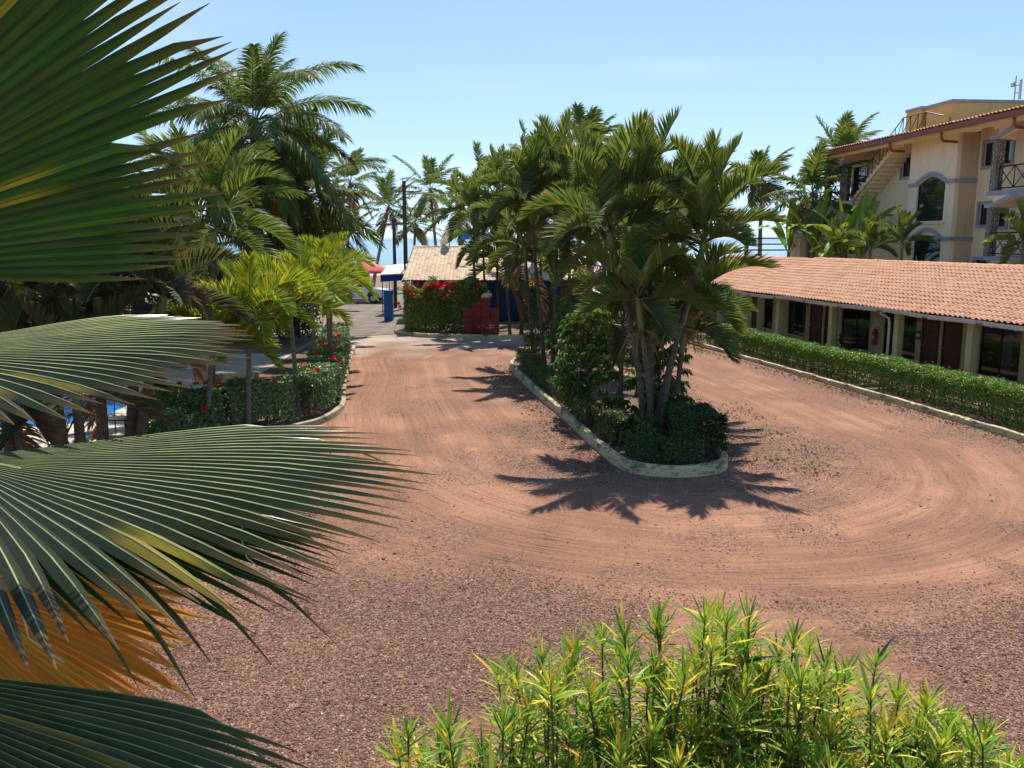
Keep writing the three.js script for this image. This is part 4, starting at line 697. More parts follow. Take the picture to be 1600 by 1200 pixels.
// ---------------------------------------------------------------- croton shrubs under the balcony
M.croton = [[0.10, 0.21, 0.02], [0.18, 0.35, 0.03], [0.34, 0.47, 0.04], [0.74, 0.62, 0.07], [0.60, 0.32, 0.03], [0.045, 0.095, 0.014]].map(([r, g, b]) => phy({ color: rgb(r, g, b), roughness: 1, transmission: 0.34, thickness: 0, clearcoat: 0.35, clearcoatRoughness: 0.35, side: THREE.DoubleSide, specularIntensity: 0.3 }));
const crotonLeaf = [0, 1, 2, 3].map((k) => {   // a narrow strap leaf along +x, folded on its midrib, arching
  const g = new GB(), n = 6, r = R(60 + k), curl = [0.10, 0.35, 0.6, -0.12][k], w = [0.026, 0.022, 0.028, 0.024][k];
  for (let i = 0; i <= n; i++) { const t = i / n, hw = w * 0.5 * Math.pow(Math.sin(Math.PI * Math.pow(lerp(0.06, 0.995, t), 0.85)), 0.7) + 0.0015, y = -curl * t * t * 0.5, tw = (r() - 0.5) * 0.004; g.v(t, y + hw * 0.45, -hw * 1 + tw); g.v(t, y, tw); g.v(t, y, tw); g.v(t, y + hw * 0.45, hw + tw); }
  for (let i = 0; i < n; i++) { const a = 4 * i; g.quad(a, a + 1, a + 5, a + 4); g.quad(a + 2, a + 3, a + 7, a + 6); }
  return g.geo();
});
M.crotonStem = std({ color: rgb(0.10, 0.065, 0.045), roughness: 0.9, bumpMap: rep(T.bark, 1, 6), bumpScale: 0.004 });
function croton(label, X, Z, H, spread, stems, seed, rise = 1) {
  const low = new GB(), rnd = R(seed), t = thing('croton_shrub', label, 'shrub', W(X, 0, Z), 'crotons under the balcony');
  const q = new THREE.Quaternion(), ex = V3(1, 0, 0), mat = new THREE.Matrix4();
  for (let k = 0; k < stems; k++) {
    const a = k * 2.4 + rnd(), rr = spread * Math.sqrt((k + 0.5) / stems), h = H * (1 - 0.25 * Math.pow(rr / spread, 2) * rnd() - 0.30 * Math.pow(rnd(), 1.5)), top = V3(Math.cos(a) * rr, h, Math.sin(a) * rr), foot = V3(Math.cos(a) * rr * 0.25, -0.05, Math.sin(a) * rr * 0.25);
    const pts = [foot, foot.clone().lerp(top, 0.4).add(V3((rnd() - 0.5) * 0.1, 0.05, (rnd() - 0.5) * 0.1)), foot.clone().lerp(top, 0.75).add(V3((rnd() - 0.5) * 0.08, 0.02, (rnd() - 0.5) * 0.08)), top];
    const stem = part('stem', tubeGeo(new THREE.CatmullRomCurve3(pts).getPoints(8), [0.014, 0.012, 0.011, 0.01, 0.009, 0.008, 0.0075, 0.007, 0.005], 5), M.crotonStem, t);
    const cv = new THREE.CatmullRomCurve3(pts), nl = 66 + (rnd() * 14 | 0), yellowTop = rnd();
    for (let j = 0; j < nl; j++) {
      const u = j / nl, back = u < 0.4 ? u * 0.2 : 0.08 + (u - 0.4) * 0.95, p = cv.getPoint(clamp(1 - back, 0.22, 1)), az = j * 2.39996 + rnd() * 0.5, el = lerp(1.4, 0.5, Math.pow(clamp(u / 0.4), 0.9)) - (u > 0.5 ? 0.3 * rnd() : 0) + (rnd() - 0.5) * 0.35;
      const d = V3(Math.cos(az) * Math.cos(el), Math.sin(el), Math.sin(az) * Math.cos(el)), s = (u < 0.06 ? 0.11 : 0.185) * (0.6 + 0.75 * rnd());
      const side = d.clone().cross(UP).normalize(), n = side.clone().cross(d); mat.makeBasis(d, n, side);
      const r0 = rnd(), m = u < 0.45 && yellowTop > 0.55 ? (r0 < 0.3 ? 3 : r0 < 0.38 ? 4 : r0 < 0.8 ? 2 : 1) : (r0 < 0.20 ? 0 : r0 < 0.50 ? 1 : r0 < 0.80 ? 2 : r0 < 0.85 ? 5 : r0 < 0.97 ? 3 : 4);
      const l = new THREE.Mesh(crotonLeaf[(rnd() * 4) | 0], M.croton[m]); l.name = 'leaf'; shadowed(l); l.position.copy(p); l.quaternion.setFromRotationMatrix(mat); l.rotateX((rnd() - 0.5) * 1.2); l.scale.set(s, s * 1.2, s * (2.4 + 1.5 * rnd()));
      if (j < 20) stem.add(l);
      else { l.updateMatrix(); const P = l.geometry.attributes.position, b = low.n, c = M.croton[m].color, w = V3(0, 0, 0); for (let i = 0; i < P.count; i++) { w.fromBufferAttribute(P, i).applyMatrix4(l.matrix); low.v(w.x, w.y, w.z, c.r, c.g, c.b); } for (const i of l.geometry.index.array) low.i.push(b + i); }
    }
  }
  part('lower_leaves', low.geo(), M.crotonLow, t).userData.kind = 'stuff';
  return t;
}
M.crotonLow = leafMat(0.34, 0.35, 0.35);
// crotons: [label, X, Z, height, spread, stems]
[
  ['sparse croton with few bare stems at the left end of the shrub row', -0.52, 4.75, 2.36, 0.2, 4],
  ['small croton with thin leggy stems, second from the left end', -0.12, 4.6, 2.48, 0.28, 6],
  ['leggy croton with whorled tops between the sparse ones and the tall one', 0.30, 5.0, 2.78, 0.36, 12],
  ['narrow-leaved croton in front of the tall yellow-tipped one', 0.75, 4.65, 2.5, 0.36, 12],
  ['croton with several bare upright stems left of the tallest one', 0.82, 5.15, 2.93, 0.36, 13],
  ['tallest croton of the row, with bright yellow top leaves', 1.33, 5.2, 3.17, 0.34, 15],
  ['dense green croton below the tallest one', 1.28, 4.6, 2.62, 0.42, 14],
  ['yellow-tipped croton just right of the tallest one', 1.82, 5.2, 2.98, 0.36, 14],
  ['bushy yellow-green croton in the middle of the near edge', 1.8, 4.6, 2.5, 0.4, 13],
  ['croton with orange-tinged leaves right of middle', 2.32, 5.1, 2.82, 0.38, 14],
  ['low green croton at the near edge right of middle', 2.3, 4.55, 2.3, 0.4, 12],
  ['croton with broad golden leaves near the right end', 2.8, 4.9, 2.58, 0.36, 13],
  ['low croton at the right end of the shrub row', 3.2, 4.75, 2.22, 0.34, 11],
  ['yellow croton tucked under the low right one', 2.75, 4.45, 2.1, 0.36, 10],
].forEach(([l, x, z, h, s, n], k) => croton(l, x, z, h - lerp(0.1, 0.55, sstep(x, -0.5, 1.3)) + (x > 1.2 && x < 1.4 && z > 5 ? 0.08 : 0), s * 1.25, Math.round(n * 1.6) + 2, 300 + k * 13));
struct('planting_bed', sheet([[-1.3, 3.9], [4.4, 3.9], [4.4, 5.9], [-1.3, 5.9]], 0.035), M.soil);

// ---------------------------------------------------------------- central island
const kerbStain = tex(512, 512, (i, j) => { const a = pf(i, j, 512, 4, 6), b = pf(i + 31, j + 77, 512, 20, 4), c = pf(i + 5, j + 3, 512, 60, 2), m = sstep(a * 0.6 + b * 0.4, 0.44, 0.60), r = sstep(b * 0.6 + c * 0.4, 0.56, 0.7), v = lerp(1, 0.17, m * 0.8) * (0.86 + 0.24 * c); return [lerp(v, 0.42, r * 0.35), lerp(v, 0.28, r * 0.35), lerp(v * 0.98, 0.22, r * 0.35)]; });
M.kerb = std({ color: rgb(0.54, 0.48, 0.27), map: rep(kerbStain, 0.5, 1.0), bumpMap: rep(T.grain, 2, 2), bumpScale: 0.006, roughness: 0.95 });
M.kerbStone = std({ color: rgb(0.42, 0.36, 0.25), map: rep(T.stain, 0.6, 0.9), bumpMap: rep(T.grain, 2, 2), bumpScale: 0.012, roughness: 1 });
function kerbGeo(path, w, h, closed, seed, inward = 1) {   // rounded-top kerb along a path of points on the ground
  const g = new GB(), n = path.length, prof = [[0, -0.1], [0.0, h * 0.86], [w * 0.12, h * 0.97], [w * 0.3, h], [w * 0.7, h], [w * 0.9, h * 0.96], [w, h * 0.8], [w, -0.1]], K = prof.length; let len = 0;
  for (let i = 0; i <= (closed ? n : n - 1); i++) {
    const p = path[i % n], a = path[closed ? (i - 1 + n) % n : Math.max(0, i - 1)], b = path[closed ? (i + 1) % n : Math.min(n - 1, i + 1)], t = b.clone().sub(a).normalize(), s = V3(-t.z, 0, t.x).multiplyScalar(inward);
    if (i) len += path[i % n].distanceTo(path[i - 1]);
    const wob = (noise(len * 1.3, seed) - 0.5) * 0.03, chip = sstep(noise(len * 4.1, seed + 9), 0.78, 0.9) * 0.03;
    let v = 0; prof.forEach(([x, y], k) => { if (k) v += Math.hypot(x - prof[k - 1][0], y - prof[k - 1][1]); g.v(p.x + s.x * (x + wob), y > 0 ? y + wob * 0.5 - (k > 0 && k < 4 ? chip : 0) : y, p.z + s.z * (x + wob), 1, 1, 1, len, v); });
  }
  const N = closed ? n : n - 1; for (let i = 0; i < N; i++) for (let k = 0; k + 1 < K; k++) { const A = i * K + k; inward > 0 ? g.quad(A, A + 1, A + K + 1, A + K) : g.quad(A, A + K, A + K + 1, A + 1); }
  if (!closed) for (const i of [0, N]) { const A = i * K; for (let k = 1; k + 1 < K; k++) g.tri(A, A + k, A + k + 1); }
  return g.geo();
}
solo('island_kerb', kerbGeo(smoothLoop(ISLAND, 190), 0.17, 0.25, true, 3, -1), M.kerb, 'pale yellow painted concrete kerb, stained dark, round the palm island', 'kerb');
struct('island_soil', sheet(smoothLoop(ISLAND, 120).map((p) => [p.x * 0.985 + 0.045, -p.z * 0.99 + 0.26]), 0.13), M.soil);
// dry leaves on the soil of the island
{
  const g = new GB(); leaf(g, V3(0, 0, 0), V3(1, 0, 0), V3(0, 1, 0), 1, 0.3, [1, 1, 1], 0.3); const n = 1500, im = new THREE.InstancedMesh(g.geo(), std({ color: 0xffffff, roughness: 1, side: THREE.DoubleSide }), n), rnd = R(77), m4 = new THREE.Matrix4(), q = new THREE.Quaternion(), e = new THREE.Euler(), c = new THREE.Color();
  for (let k = 0; k < n; k++) { const z = lerp(18.3, 35, Math.pow(rnd(), 1.4)), x = lerp(lerp(2.6, 0.3, (z - 18) / 17), 4.5, rnd()), s = 0.05 + 0.1 * rnd(); e.set((rnd() - 0.5) * 0.7, rnd() * 6.28, (rnd() - 0.5) * 0.7); m4.compose(W(x, 0.15, z), q.setFromEuler(e), V3(s, s, s)); im.setMatrixAt(k, m4); const v = 0.6 + 0.8 * rnd(); im.setColorAt(k, c.setRGB(0.28 * v, 0.19 * v, 0.11 * v)); }
  im.name = 'fallen_leaves'; im.userData = { kind: 'stuff', label: 'dry fallen leaves on the island soil', category: 'leaf litter' }; im.castShadow = im.receiveShadow = true; scene.add(im);
}
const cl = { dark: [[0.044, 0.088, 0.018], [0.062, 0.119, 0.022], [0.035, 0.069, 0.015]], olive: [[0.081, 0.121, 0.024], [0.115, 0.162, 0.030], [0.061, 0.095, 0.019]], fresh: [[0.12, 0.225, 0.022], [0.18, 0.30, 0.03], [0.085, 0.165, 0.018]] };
hedge('clipped_hedge', 'low clipped hedge running along the left kerb of the island', 'hedge', [[0.45, 33.2], [0.95, 29.3], [1.65, 25], [2.15, 21.9]], 0.55, 0.62, { seed: 1, y0: 0.12, n: 15000, cols: cl.olive });
hedge('clipped_hedge', 'small yellowish clipped bush at the kerb bend left of the palm trunks', 'hedge', [[2.42, 20.7], [2.62, 20.0]], 0.62, 0.72, { seed: 2, y0: 0.12, n: 4500, cols: [[0.09, 0.12, 0.02], [0.12, 0.15, 0.025], [0.06, 0.085, 0.016]] });
hedge('clipped_hedge', 'low dark clipped hedge at the rounded front of the island', 'hedge', [[2.85, 18.75], [3.3, 18.35], [3.95, 18.35]], 0.62, 0.52, { seed: 3, y0: 0.12, n: 7000, cols: cl.dark });
hedge('clipped_hedge', 'tall block-shaped clipped bush on the right front of the island', 'hedge', [[4.35, 18.85], [4.2, 19.5]], 0.86, 1.05, { seed: 4, y0: 0.12, n: 9000, cols: cl.dark });
hedge('clipped_hedge', 'dark clipped bush behind the palm trunks on the right of the island', 'hedge', [[4.2, 20.4], [4.1, 21.6]], 0.75, 0.95, { seed: 5, y0: 0.12, n: 7000, cols: cl.dark });
hedge('garden_bush', 'loose pale bush at the far left corner of the island', 'bush', [[0.75, 34.3], [1.1, 34.0]], 0.6, 0.95, { seed: 6, y0: 0.12, n: 3000, lump: 0.2, cols: cl.olive });

// dry leaves and twigs blown against the kerbs, and weeds in the thin gravel
{
  const g = new GB(); leaf(g, V3(0, 0, 0), V3(1, 0, 0), V3(0, 1, 0), 1, 0.34, [1, 1, 1], 0.35); const n = 2200, im = new THREE.InstancedMesh(g.geo(), std({ color: 0xffffff, roughness: 1, side: THREE.DoubleSide }), n), rnd = R(78), m4 = new THREE.Matrix4(), q = new THREE.Quaternion(), e = new THREE.Euler(), c = new THREE.Color();
  for (let k = 0; k < n; k++) {
    let x, z; const w = Math.abs(rnd() + rnd() + rnd() - 1.5) * 0.7;
    if (k < 900) { const t = rnd(), p = wingPoint(lerp(-5, 16, t), 0, -3.45 - w); x = p.x; z = -p.z; }
    else if (k < 1700) { const t = Math.pow(rnd(), 1.3); z = lerp(18, 34, t); x = lerp(2.35, -0.1, t) - 0.15 - w * 1.3; }
    else { z = lerp(17, 34, rnd()); x = 5.0 + w * 1.4; }
    const s = 0.03 + 0.08 * rnd(); e.set((rnd() - 0.5) * 0.7, rnd() * 6.28, (rnd() - 0.5) * 0.7); m4.compose(W(x, 0.03, z), q.setFromEuler(e), V3(s, s, s)); im.setMatrixAt(k, m4); const v = 0.5 + 0.9 * rnd(); im.setColorAt(k, c.setRGB(0.22 * v, 0.14 * v, 0.075 * v));
  }
  im.name = 'leaf_litter'; im.userData = { kind: 'stuff', label: 'dry leaf litter along the kerbs of the drive', category: 'leaf litter' }; im.castShadow = im.receiveShadow = true; scene.add(im);
  const t = new GB(), r2 = R(79); for (let k = 0; k < 9; k++) { const a = k * 2.4, d = V3(Math.cos(a), 0.8 + r2(), Math.sin(a)).normalize(); leaf(t, V3(0, 0, 0), d, V3(-Math.sin(a), 0, Math.cos(a)), 1, 0.16, [1, 1, 1], 0.3); }
  const N = 420, wd = new THREE.InstancedMesh(t.geo(), phy({ color: 0xffffff, roughness: 1, transmission: 0.3, thickness: 0, side: THREE.DoubleSide }), N); let i = 0, guard = 0;
  while (i < N && guard++ < 20000) { const near = rnd() < 0.72, x = near ? lerp(5.0, 7.2, rnd()) : 0, z = near ? lerp(17.6, 26, rnd()) : 0; let p; if (near) { if (fbm(x * 1.1 + 5, z * 1.1, 3) < 0.53) continue; p = W(x, 0.0, z); } else { p = wingPoint(lerp(-6, 15, rnd()), 0, -3.5 - 0.35 * rnd() * rnd()); p.y = 0; } const s = 0.02 + 0.04 * rnd(); m4.compose(p, q.setFromEuler(e.set(0, rnd() * 6, 0)), V3(s, s, s)); wd.setMatrixAt(i, m4); const v = 0.7 + 0.6 * rnd(); wd.setColorAt(i++, c.setRGB(0.13 * v, 0.16 * v, 0.035 * v)); }
  wd.count = i; wd.name = 'weeds'; wd.userData = { kind: 'stuff', label: 'sparse low weeds in the gravel', category: 'weeds' }; wd.castShadow = wd.receiveShadow = true; scene.add(wd);
}
// feather palms of the island
const areca = { dead: 0, shrink: 0.32, L: 2.45, ll: 0.68, lw: 0.042, n: 62, g: 0.70, v: 0.85, ld: 0.34, a0: 1.2, a1: 0.5, elTop: 1.42, elBot: 0.1, elPow: 1.5, N: 16, wind: V3(0.12, 0, 0.04), r0: 0.08, r1: 0.062, shaft: 0.75, bark: [0.17, 0.14, 0.105], col: [0.12, 0.185, 0.032], yellow: 0.14, old: 0.6, plume: 0.12, tw: 0.5, tilt: 0.15, rr: 0.024, t0: 0.2, tipBrown: 0.6, spear: 0.9, fruit: 2, rollAmt: 0.5 };
palm('feather_palm', 'tall feather palm at the left of the front island clump, crown highest', { ...areca, seed: 101, base: W(3.30, 0.1, 20.95), top: W(2.52, 4.5, 21), bend: V3(0.12, 0, 0), az0: 0.4, N: 16, L: 3.0, elTop: 1.47, dead: 1 });
palm('feather_palm', 'tall feather palm leaning right in the front island clump', { ...areca, seed: 102, base: W(3.68, 0.1, 20.85), top: W(4.42, 4.25, 20.8), bend: V3(-0.1, 0, 0), az0: 1.5, N: 15, L: 2.8, elTop: 1.45 });
palm('feather_palm', 'shorter feather palm with low drooping fronds in the middle of the front clump', { ...areca, seed: 103, base: W(3.45, 0.1, 20.75), top: W(3.1, 2.9, 20.5), bend: V3(0.05, 0, 0), az0: 2.2, N: 11, L: 2.2, elTop: 1.2, elBot: -0.3 });
palm('feather_palm', 'slim feather palm with a straight ringed stem behind the front clump', { ...areca, seed: 104, base: W(3.52, 0.1, 21.1), top: W(3.42, 4.9, 21.6), az0: 0.9, N: 13, L: 2.8, elTop: 1.45 });
palm('feather_palm', 'short feather palm hanging its fronds over the right kerb of the island', { ...areca, seed: 105, base: W(3.62, 0.1, 21.05), top: W(4.22, 2.85, 21.3), bend: V3(-0.08, 0, 0), az0: 3.4, N: 12, L: 2.3, elTop: 1.1, elBot: -0.5, r0: 0.08, r1: 0.06 });
palm('feather_palm', 'feather palm at the far left end of the island', { ...areca, seed: 106, base: W(1.30, 0.1, 33.8), top: W(0.75, 5.6, 33.2), az0: 0.3, L: 3.1 });
palm('feather_palm', 'tallest feather palm of the far island group', { ...areca, seed: 107, base: W(1.62, 0.1, 33.6), top: W(1.75, 6.3, 33.5), az0: 1.1, L: 3.2, N: 13 });
palm('feather_palm', 'feather palm leaning right in the far island group', { ...areca, seed: 108, base: W(1.85, 0.1, 33.3), top: W(2.5, 4.9, 32), az0: 2.1, L: 2.9 });
palm('feather_palm', 'feather palm in the middle of the island behind the leafy saplings', { ...areca, seed: 109, base: W(2.9, 0.1, 31.5), top: W(2.75, 4.4, 31.4), az0: 0.2, L: 2.9 });
palm('feather_palm', 'feather palm on the right flank of the island behind the front clump', { ...areca, seed: 110, base: W(3.9, 0.1, 26.5), top: W(4.9, 4.7, 26.2), az0: 0.7, L: 3.0 });
palm('feather_palm', 'low feather palm hidden among the saplings of the island', { ...areca, seed: 111, base: W(3.0, 0.1, 23.4), top: W(3.0, 2.0, 23.3), az0: 0.5, L: 2.3, N: 12, elBot: -0.2, fruit: 0 });
palm('feather_palm', 'low feather palm on the right edge of the island behind the trunks', { ...areca, seed: 112, base: W(4.3, 0.1, 22.4), top: W(4.45, 2.1, 22.3), az0: 1.9, L: 2.3, N: 12, elBot: -0.3, fruit: 0 });
leafyTree('mango_sapling', 'leafy sapling with bright drooping leaves left of the front palms', { seed: 120, base: W(2.15, 0.1, 24.0), h: 3.0, rad: 0.85, clumps: 170, y0: 0.2 });
leafyTree('mango_sapling', 'leafy sapling with fresh green leaves right of the front palm trunks', { seed: 121, base: W(4.05, 0.1, 23.6), h: 2.9, rad: 0.85, clumps: 140, y0: 0.22 });
leafyTree('mango_sapling', 'leafy sapling farther back between the palm groups', { seed: 122, base: W(2.3, 0.1, 29.6), h: 2.8, rad: 1.0, clumps: 90, y0: 0.25 });
for (const [x, z, s, l] of [[2.95, 22.6, 61, 'small leafy plant at the foot of the saplings'], [3.1, 20.0, 62, 'little fern-like plant beside the front palm trunks'], [3.95, 22.4, 63, 'small broad-leaved plant behind the front palm trunks']]) leafyTree('undergrowth_plant', l, { seed: s, base: W(x, 0.1, z), h: 0.8, rad: 0.5, clumps: 26, y0: 0.2, category: 'plant', r: 0.02 });

// ---------------------------------------------------------------- right-hand hedge and kerb
const wp = (s, o) => { const p = wingPoint(s, 0, o); return [p.x, -p.z]; };
hedge('clipped_hedge', 'long clipped green hedge before the far half of the guest wing', 'hedge', [wp(16.2, -2.25), wp(11, -2.25), wp(4.15, -2.3)], 1.05, 0.98, { seed: 7, n: 46000, cols: cl.fresh, stems: 5, clear: 0.14 });
hedge('clipped_hedge', 'long clipped green hedge before the near half of the guest wing', 'hedge', [wp(3.3, -2.3), wp(-1, -2.3), wp(-6, -2.35)], 1.1, 1.05, { seed: 8, n: 42000, cols: cl.fresh, stems: 5, clear: 0.16 });
struct('hedge_bed', sheet([wp(-7, -3.2), wp(17.5, -3.15), wp(17.5, -1.36), wp(-7, -1.36)], 0.06), M.soil);
const kp = (list) => { const a = list.map(([s, o]) => { const p = wingPoint(s, 0, o); return V3(p.x, 0, p.z); }); return new THREE.CatmullRomCurve3(a).getSpacedPoints(90); };
solo('border_kerb', kerbGeo(kp([[3.55, -3.3], [7, -3.25], [11, -3.22], [14, -3.1], [16.6, -2.9]]), 0.14, 0.17, false, 5, 1), M.kerb, 'weathered low kerb before the far hedge of the guest wing', 'kerb');
solo('border_kerb', kerbGeo(kp([[-6.5, -3.62], [-4, -3.52], [0, -3.4], [3.5, -3.34]]), 0.15, 0.19, false, 6, 1), M.kerb, 'pale yellow kerb before the near hedge of the guest wing', 'kerb');
solo('kerb_divider', (() => { const a = wingPoint(3.62, 0, -3.16), b = wingPoint(3.62, 0, -1.4), g = kerbGeo([V3(a.x, 0, a.z), a.clone().lerp(b, 0.5).setY(0), V3(b.x, 0, b.z)], 0.12, 0.15, false, 7, 1); return g; })(), M.kerb, 'short yellow kerb running between the two hedges', 'kerb');

// ---------------------------------------------------------------- left garden
const BED = [[-7.25, 39.6], [-6.6, 35], [-5.85, 30], [-5.32, 27], [-4.98, 24.9], [-5.15, 23.2], [-5.9, 21.9], [-7.0, 21.1], [-8.6, 20.2]];
solo('garden_kerb', kerbGeo(new THREE.CatmullRomCurve3(BED.map(([x, z]) => W(x, 0, z))).getSpacedPoints(110), 0.16, 0.17, false, 8, 1), M.kerbStone, 'rough weathered stone kerb along the hibiscus bed', 'kerb');
struct('garden_bed', sheet([...BED.map(([x, z]) => [x - 0.12, z + 0.02]), [-9.6, 20.6], [-9.8, 26], [-9.4, 32], [-9.6, 40]], 0.05), M.soil);
function flowering(h, n, matr, parent, seed, width, height, spread = 1) {
  const rnd = R(seed); for (let k = 0; k < n; k++) { const s = h.total * rnd(), { p, d } = h.at(s), side = V3(-d.z, 0, d.x), u = (rnd() * 2 - 1) * 0.95; p.addScaledVector(side, u * width / 2).sub(h.pts[0]); p.y = height * (Math.abs(u) > 0.85 ? 0.45 + 0.5 * rnd() : 0.97 + 0.12 * rnd()); const f = part('flower', flowerGeo, matr, h.t); f.position.copy(p); f.rotation.set((rnd() - 0.3) * 1.2, rnd() * 6, (rnd() - 0.5) * 1.2); f.scale.setScalar(0.85 + 0.5 * rnd()); }
}
{
  const cols = [[0.12, 0.22, 0.06], [0.17, 0.28, 0.08], [0.075, 0.15, 0.04], [0.23, 0.33, 0.13]];
  let h = hedge('hibiscus_hedge', 'hibiscus hedge with red flowers at the far end of the left bed', 'hedge', [[-8.0, 39], [-7.4, 35.5], [-6.8, 32]], 1.1, 1.05, { seed: 11, n: 12000, L: 0.085, w: 0.05, lump: 0.16, cols, clear: 0.25 }); flowering(h, 26, M.redPetal, h.t, 1, 1.1, 1.1);
  h = hedge('hibiscus_hedge', 'hibiscus hedge with red flowers along the kerb bend of the left bed', 'hedge', [[-6.75, 31.4], [-6.1, 27.6], [-5.75, 25], [-5.95, 23.8]], 1.1, 1.1, { seed: 12, n: 18000, L: 0.085, w: 0.05, lump: 0.16, cols, clear: 0.3 }); flowering(h, 24, M.redPetal, h.t, 2, 1.1, 1.15);
  h = hedge('hibiscus_hedge', 'hibiscus hedge with red flowers nearest the pool deck', 'hedge', [[-6.5, 23.0], [-7.6, 22.0], [-9.2, 21.4]], 1.15, 1.12, { seed: 13, n: 16000, L: 0.085, w: 0.05, lump: 0.18, cols, clear: 0.22 }); flowering(h, 18, M.redPetal, h.t, 3, 1.1, 1.15);
  h = hedge('hibiscus_hedge', 'low sprawling leafy shrub at the edge of the pool deck', 'hedge', [[-9.0, 20.6], [-7.6, 20.9]], 1.0, 0.72, { seed: 14, n: 9000, L: 0.085, w: 0.05, lump: 0.22, cols, clear: 0.1 }); flowering(h, 3, M.redPetal, h.t, 4, 1.0, 0.75);
}
const adon = { dead: 0, L: 2.15, ll: 0.56, lw: 0.042, n: 56, g: 0.85, v: 0.75, plume: 0.5, ld: 0.22, a0: 1.1, a1: 0.55, elTop: 1.25, elBot: 0.2, N: 14, r0: 0.075, r1: 0.06, shaft: 0.5, shaftCol: [0.20, 0.23, 0.05], bark: [0.30, 0.27, 0.21], col: [0.21, 0.31, 0.022], yellow: 0.3, old: 0.25, tw: 0.6, rr: 0.02, t0: 0.14, mat: M.softLeaf, tipBrown: 0.2, bulge: 0.05 };
[['small young palm with yellow fronds at the left end of the row of bright palms', -7.75, 21.2, -7.55, 1.9, 201], ['bright yellow-green palm nearest the viewer in the left bed', -6.86, 21.75, -6.72, 2.6, 202], ['bright yellow-green palm second in the row of the left bed', -6.05, 23.9, -6.2, 2.75, 203], ['bright yellow-green palm third in the row of the left bed', -6.7, 28.9, -6.75, 2.9, 204], ['bright palm with drooping fronds close to the drive in the left bed', -6.62, 31.0, -6.7, 3.1, 205], ['farthest bright yellow-green palm of the left bed', -7.3, 34.2, -7.2, 3.2, 206]]
  .forEach(([l, x, z, tx, h, s], k) => palm('garden_palm', l, { ...adon, seed: s, base: W(x, 0, z), top: W(tx, h, z + 0.1), az0: k * 1.3, L: k === 0 ? 1.7 : 2.1 }, 'bright palms of the left bed'));
// pool and its deck
M.deck = std({ color: rgb(0.66, 0.58, 0.48), map: rep(T.mottle, 0.4, 0.4), bumpMap: rep(T.grain, 1, 1), bumpScale: 0.004, roughness: 0.9 });
{
  const pool = [[-24, 22.3], [-12.4, 22.3], [-11.5, 23], [-11.5, 25.2], [-12.6, 26.4], [-24, 26.4]], s = shapeOf([[-40, 16.5], [-9.4, 17.6], [-9.55, 20.6], [-9.75, 26], [-9.35, 32], [-9.55, 37], [-40, 37]]); s.holes.push(shapeOf(pool));
  const g = new THREE.ExtrudeGeometry(s, { depth: 0.1, bevelEnabled: false }), p = g.attributes.position, u = g.attributes.uv;
  for (let i = 0; i < p.count; i++) { const x = p.getX(i), z = p.getY(i), y = p.getZ(i); u.setXY(i, x, z); p.setXYZ(i, x, y - 0.02, -z); } g.computeVertexNormals();
  struct('pool_deck', g, M.deck);
  const wv = tex(256, 256, (i, j) => { const a = pf(i, j, 256, 10, 4); return [a, a, a]; });
  struct('pool_water', sheet(pool.map(([x, z]) => [x, z]), -0.01), phy({ color: rgb(0.01, 0.16, 0.50), roughness: 0.08, bumpMap: rep(wv, 0.3, 0.3), bumpScale: 0.05 }));
  solo('low_garden_wall', chamfer(-10.9, -8.7, 0, 0.5, -29.2, -28.8, 0.02), M.kerbStone, 'low tan garden wall behind the bright palms', 'wall');
  // lounger end at the pool
  const t = thing('pool_chair', 'small dark metal chair at the pool deck edge', 'chair', W(-9.95, 0.08, 21.3));
  const bar = (a, b) => part('leg', tubeGeo([a, b], 0.016, 5), M.metalDark, t); for (const x of [-0.25, 0.25]) for (const z of [-0.25, 0.25]) bar(V3(x, 0, z), V3(x * 0.9, 0.42, z * 0.9));
  part('seat', boxes([-0.26, 0.26, 0.42, 0.45, -0.26, 0.26]), M.metalDark, t); part('backrest', new GB().tube([V3(-0.24, 0.45, -0.24), V3(-0.24, 0.85, -0.3), V3(0.24, 0.85, -0.3), V3(0.24, 0.45, -0.24)], 0.016, 5).geo(), M.metalDark, t);
}
// clump of palms by the pool, seen between the near leaves
const poolPalm = { ...areca, dead: 1, N: 12, L: 2.7, g: 0.5, elBot: -0.3, shaft: 0.45, r0: 0.14, r1: 0.10, bark: [0.26, 0.16, 0.10], col: [0.06, 0.09, 0.022], yellow: 0.22, old: 0.8 };
[['leftmost of the reddish palm trunks by the pool', -11.35, 19.3, -11.6, 3.7, 211], ['stout reddish palm trunk by the pool, second from the left', -10.55, 19.6, -10.5, 4.1, 212], ['slender palm trunk in the pool clump before the blue water', -9.75, 19.9, -9.5, 3.5, 213], ['ringed palm trunk in the pool clump nearest the pool deck', -9.2, 20.1, -8.6, 3.9, 214], ['leaning palm trunk at the right of the pool clump', -8.95, 19.95, -8.1, 3.3, 215], ['low palm with fronds sweeping over the pool edge', -12.2, 20.4, -12.3, 2.2, 216], ['low palm with fronds hanging before the pool deck', -10.1, 20.6, -9.9, 2.0, 217], ['low feather palm spreading before the pool water', -11.0, 18.3, -10.9, 1.5, 219], ['low feather palm with arching fronds at the foot of the pool clump', -9.6, 18.6, -9.5, 1.3, 220], ['low dark palm at the left frame edge before the pool', -12.0, 18.0, -12.1, 1.7, 226], ['palm leaning left at the frame edge by the pool', -12.6, 18.8, -13, 3.9, 218]]
  .forEach(([l, x, z, tx, h, s], k) => palm('pool_palm', l, { ...poolPalm, seed: s, base: W(x, 0, z), top: W(tx, h, z - 0.2), az0: k * 1.7 }, 'palms by the pool'));
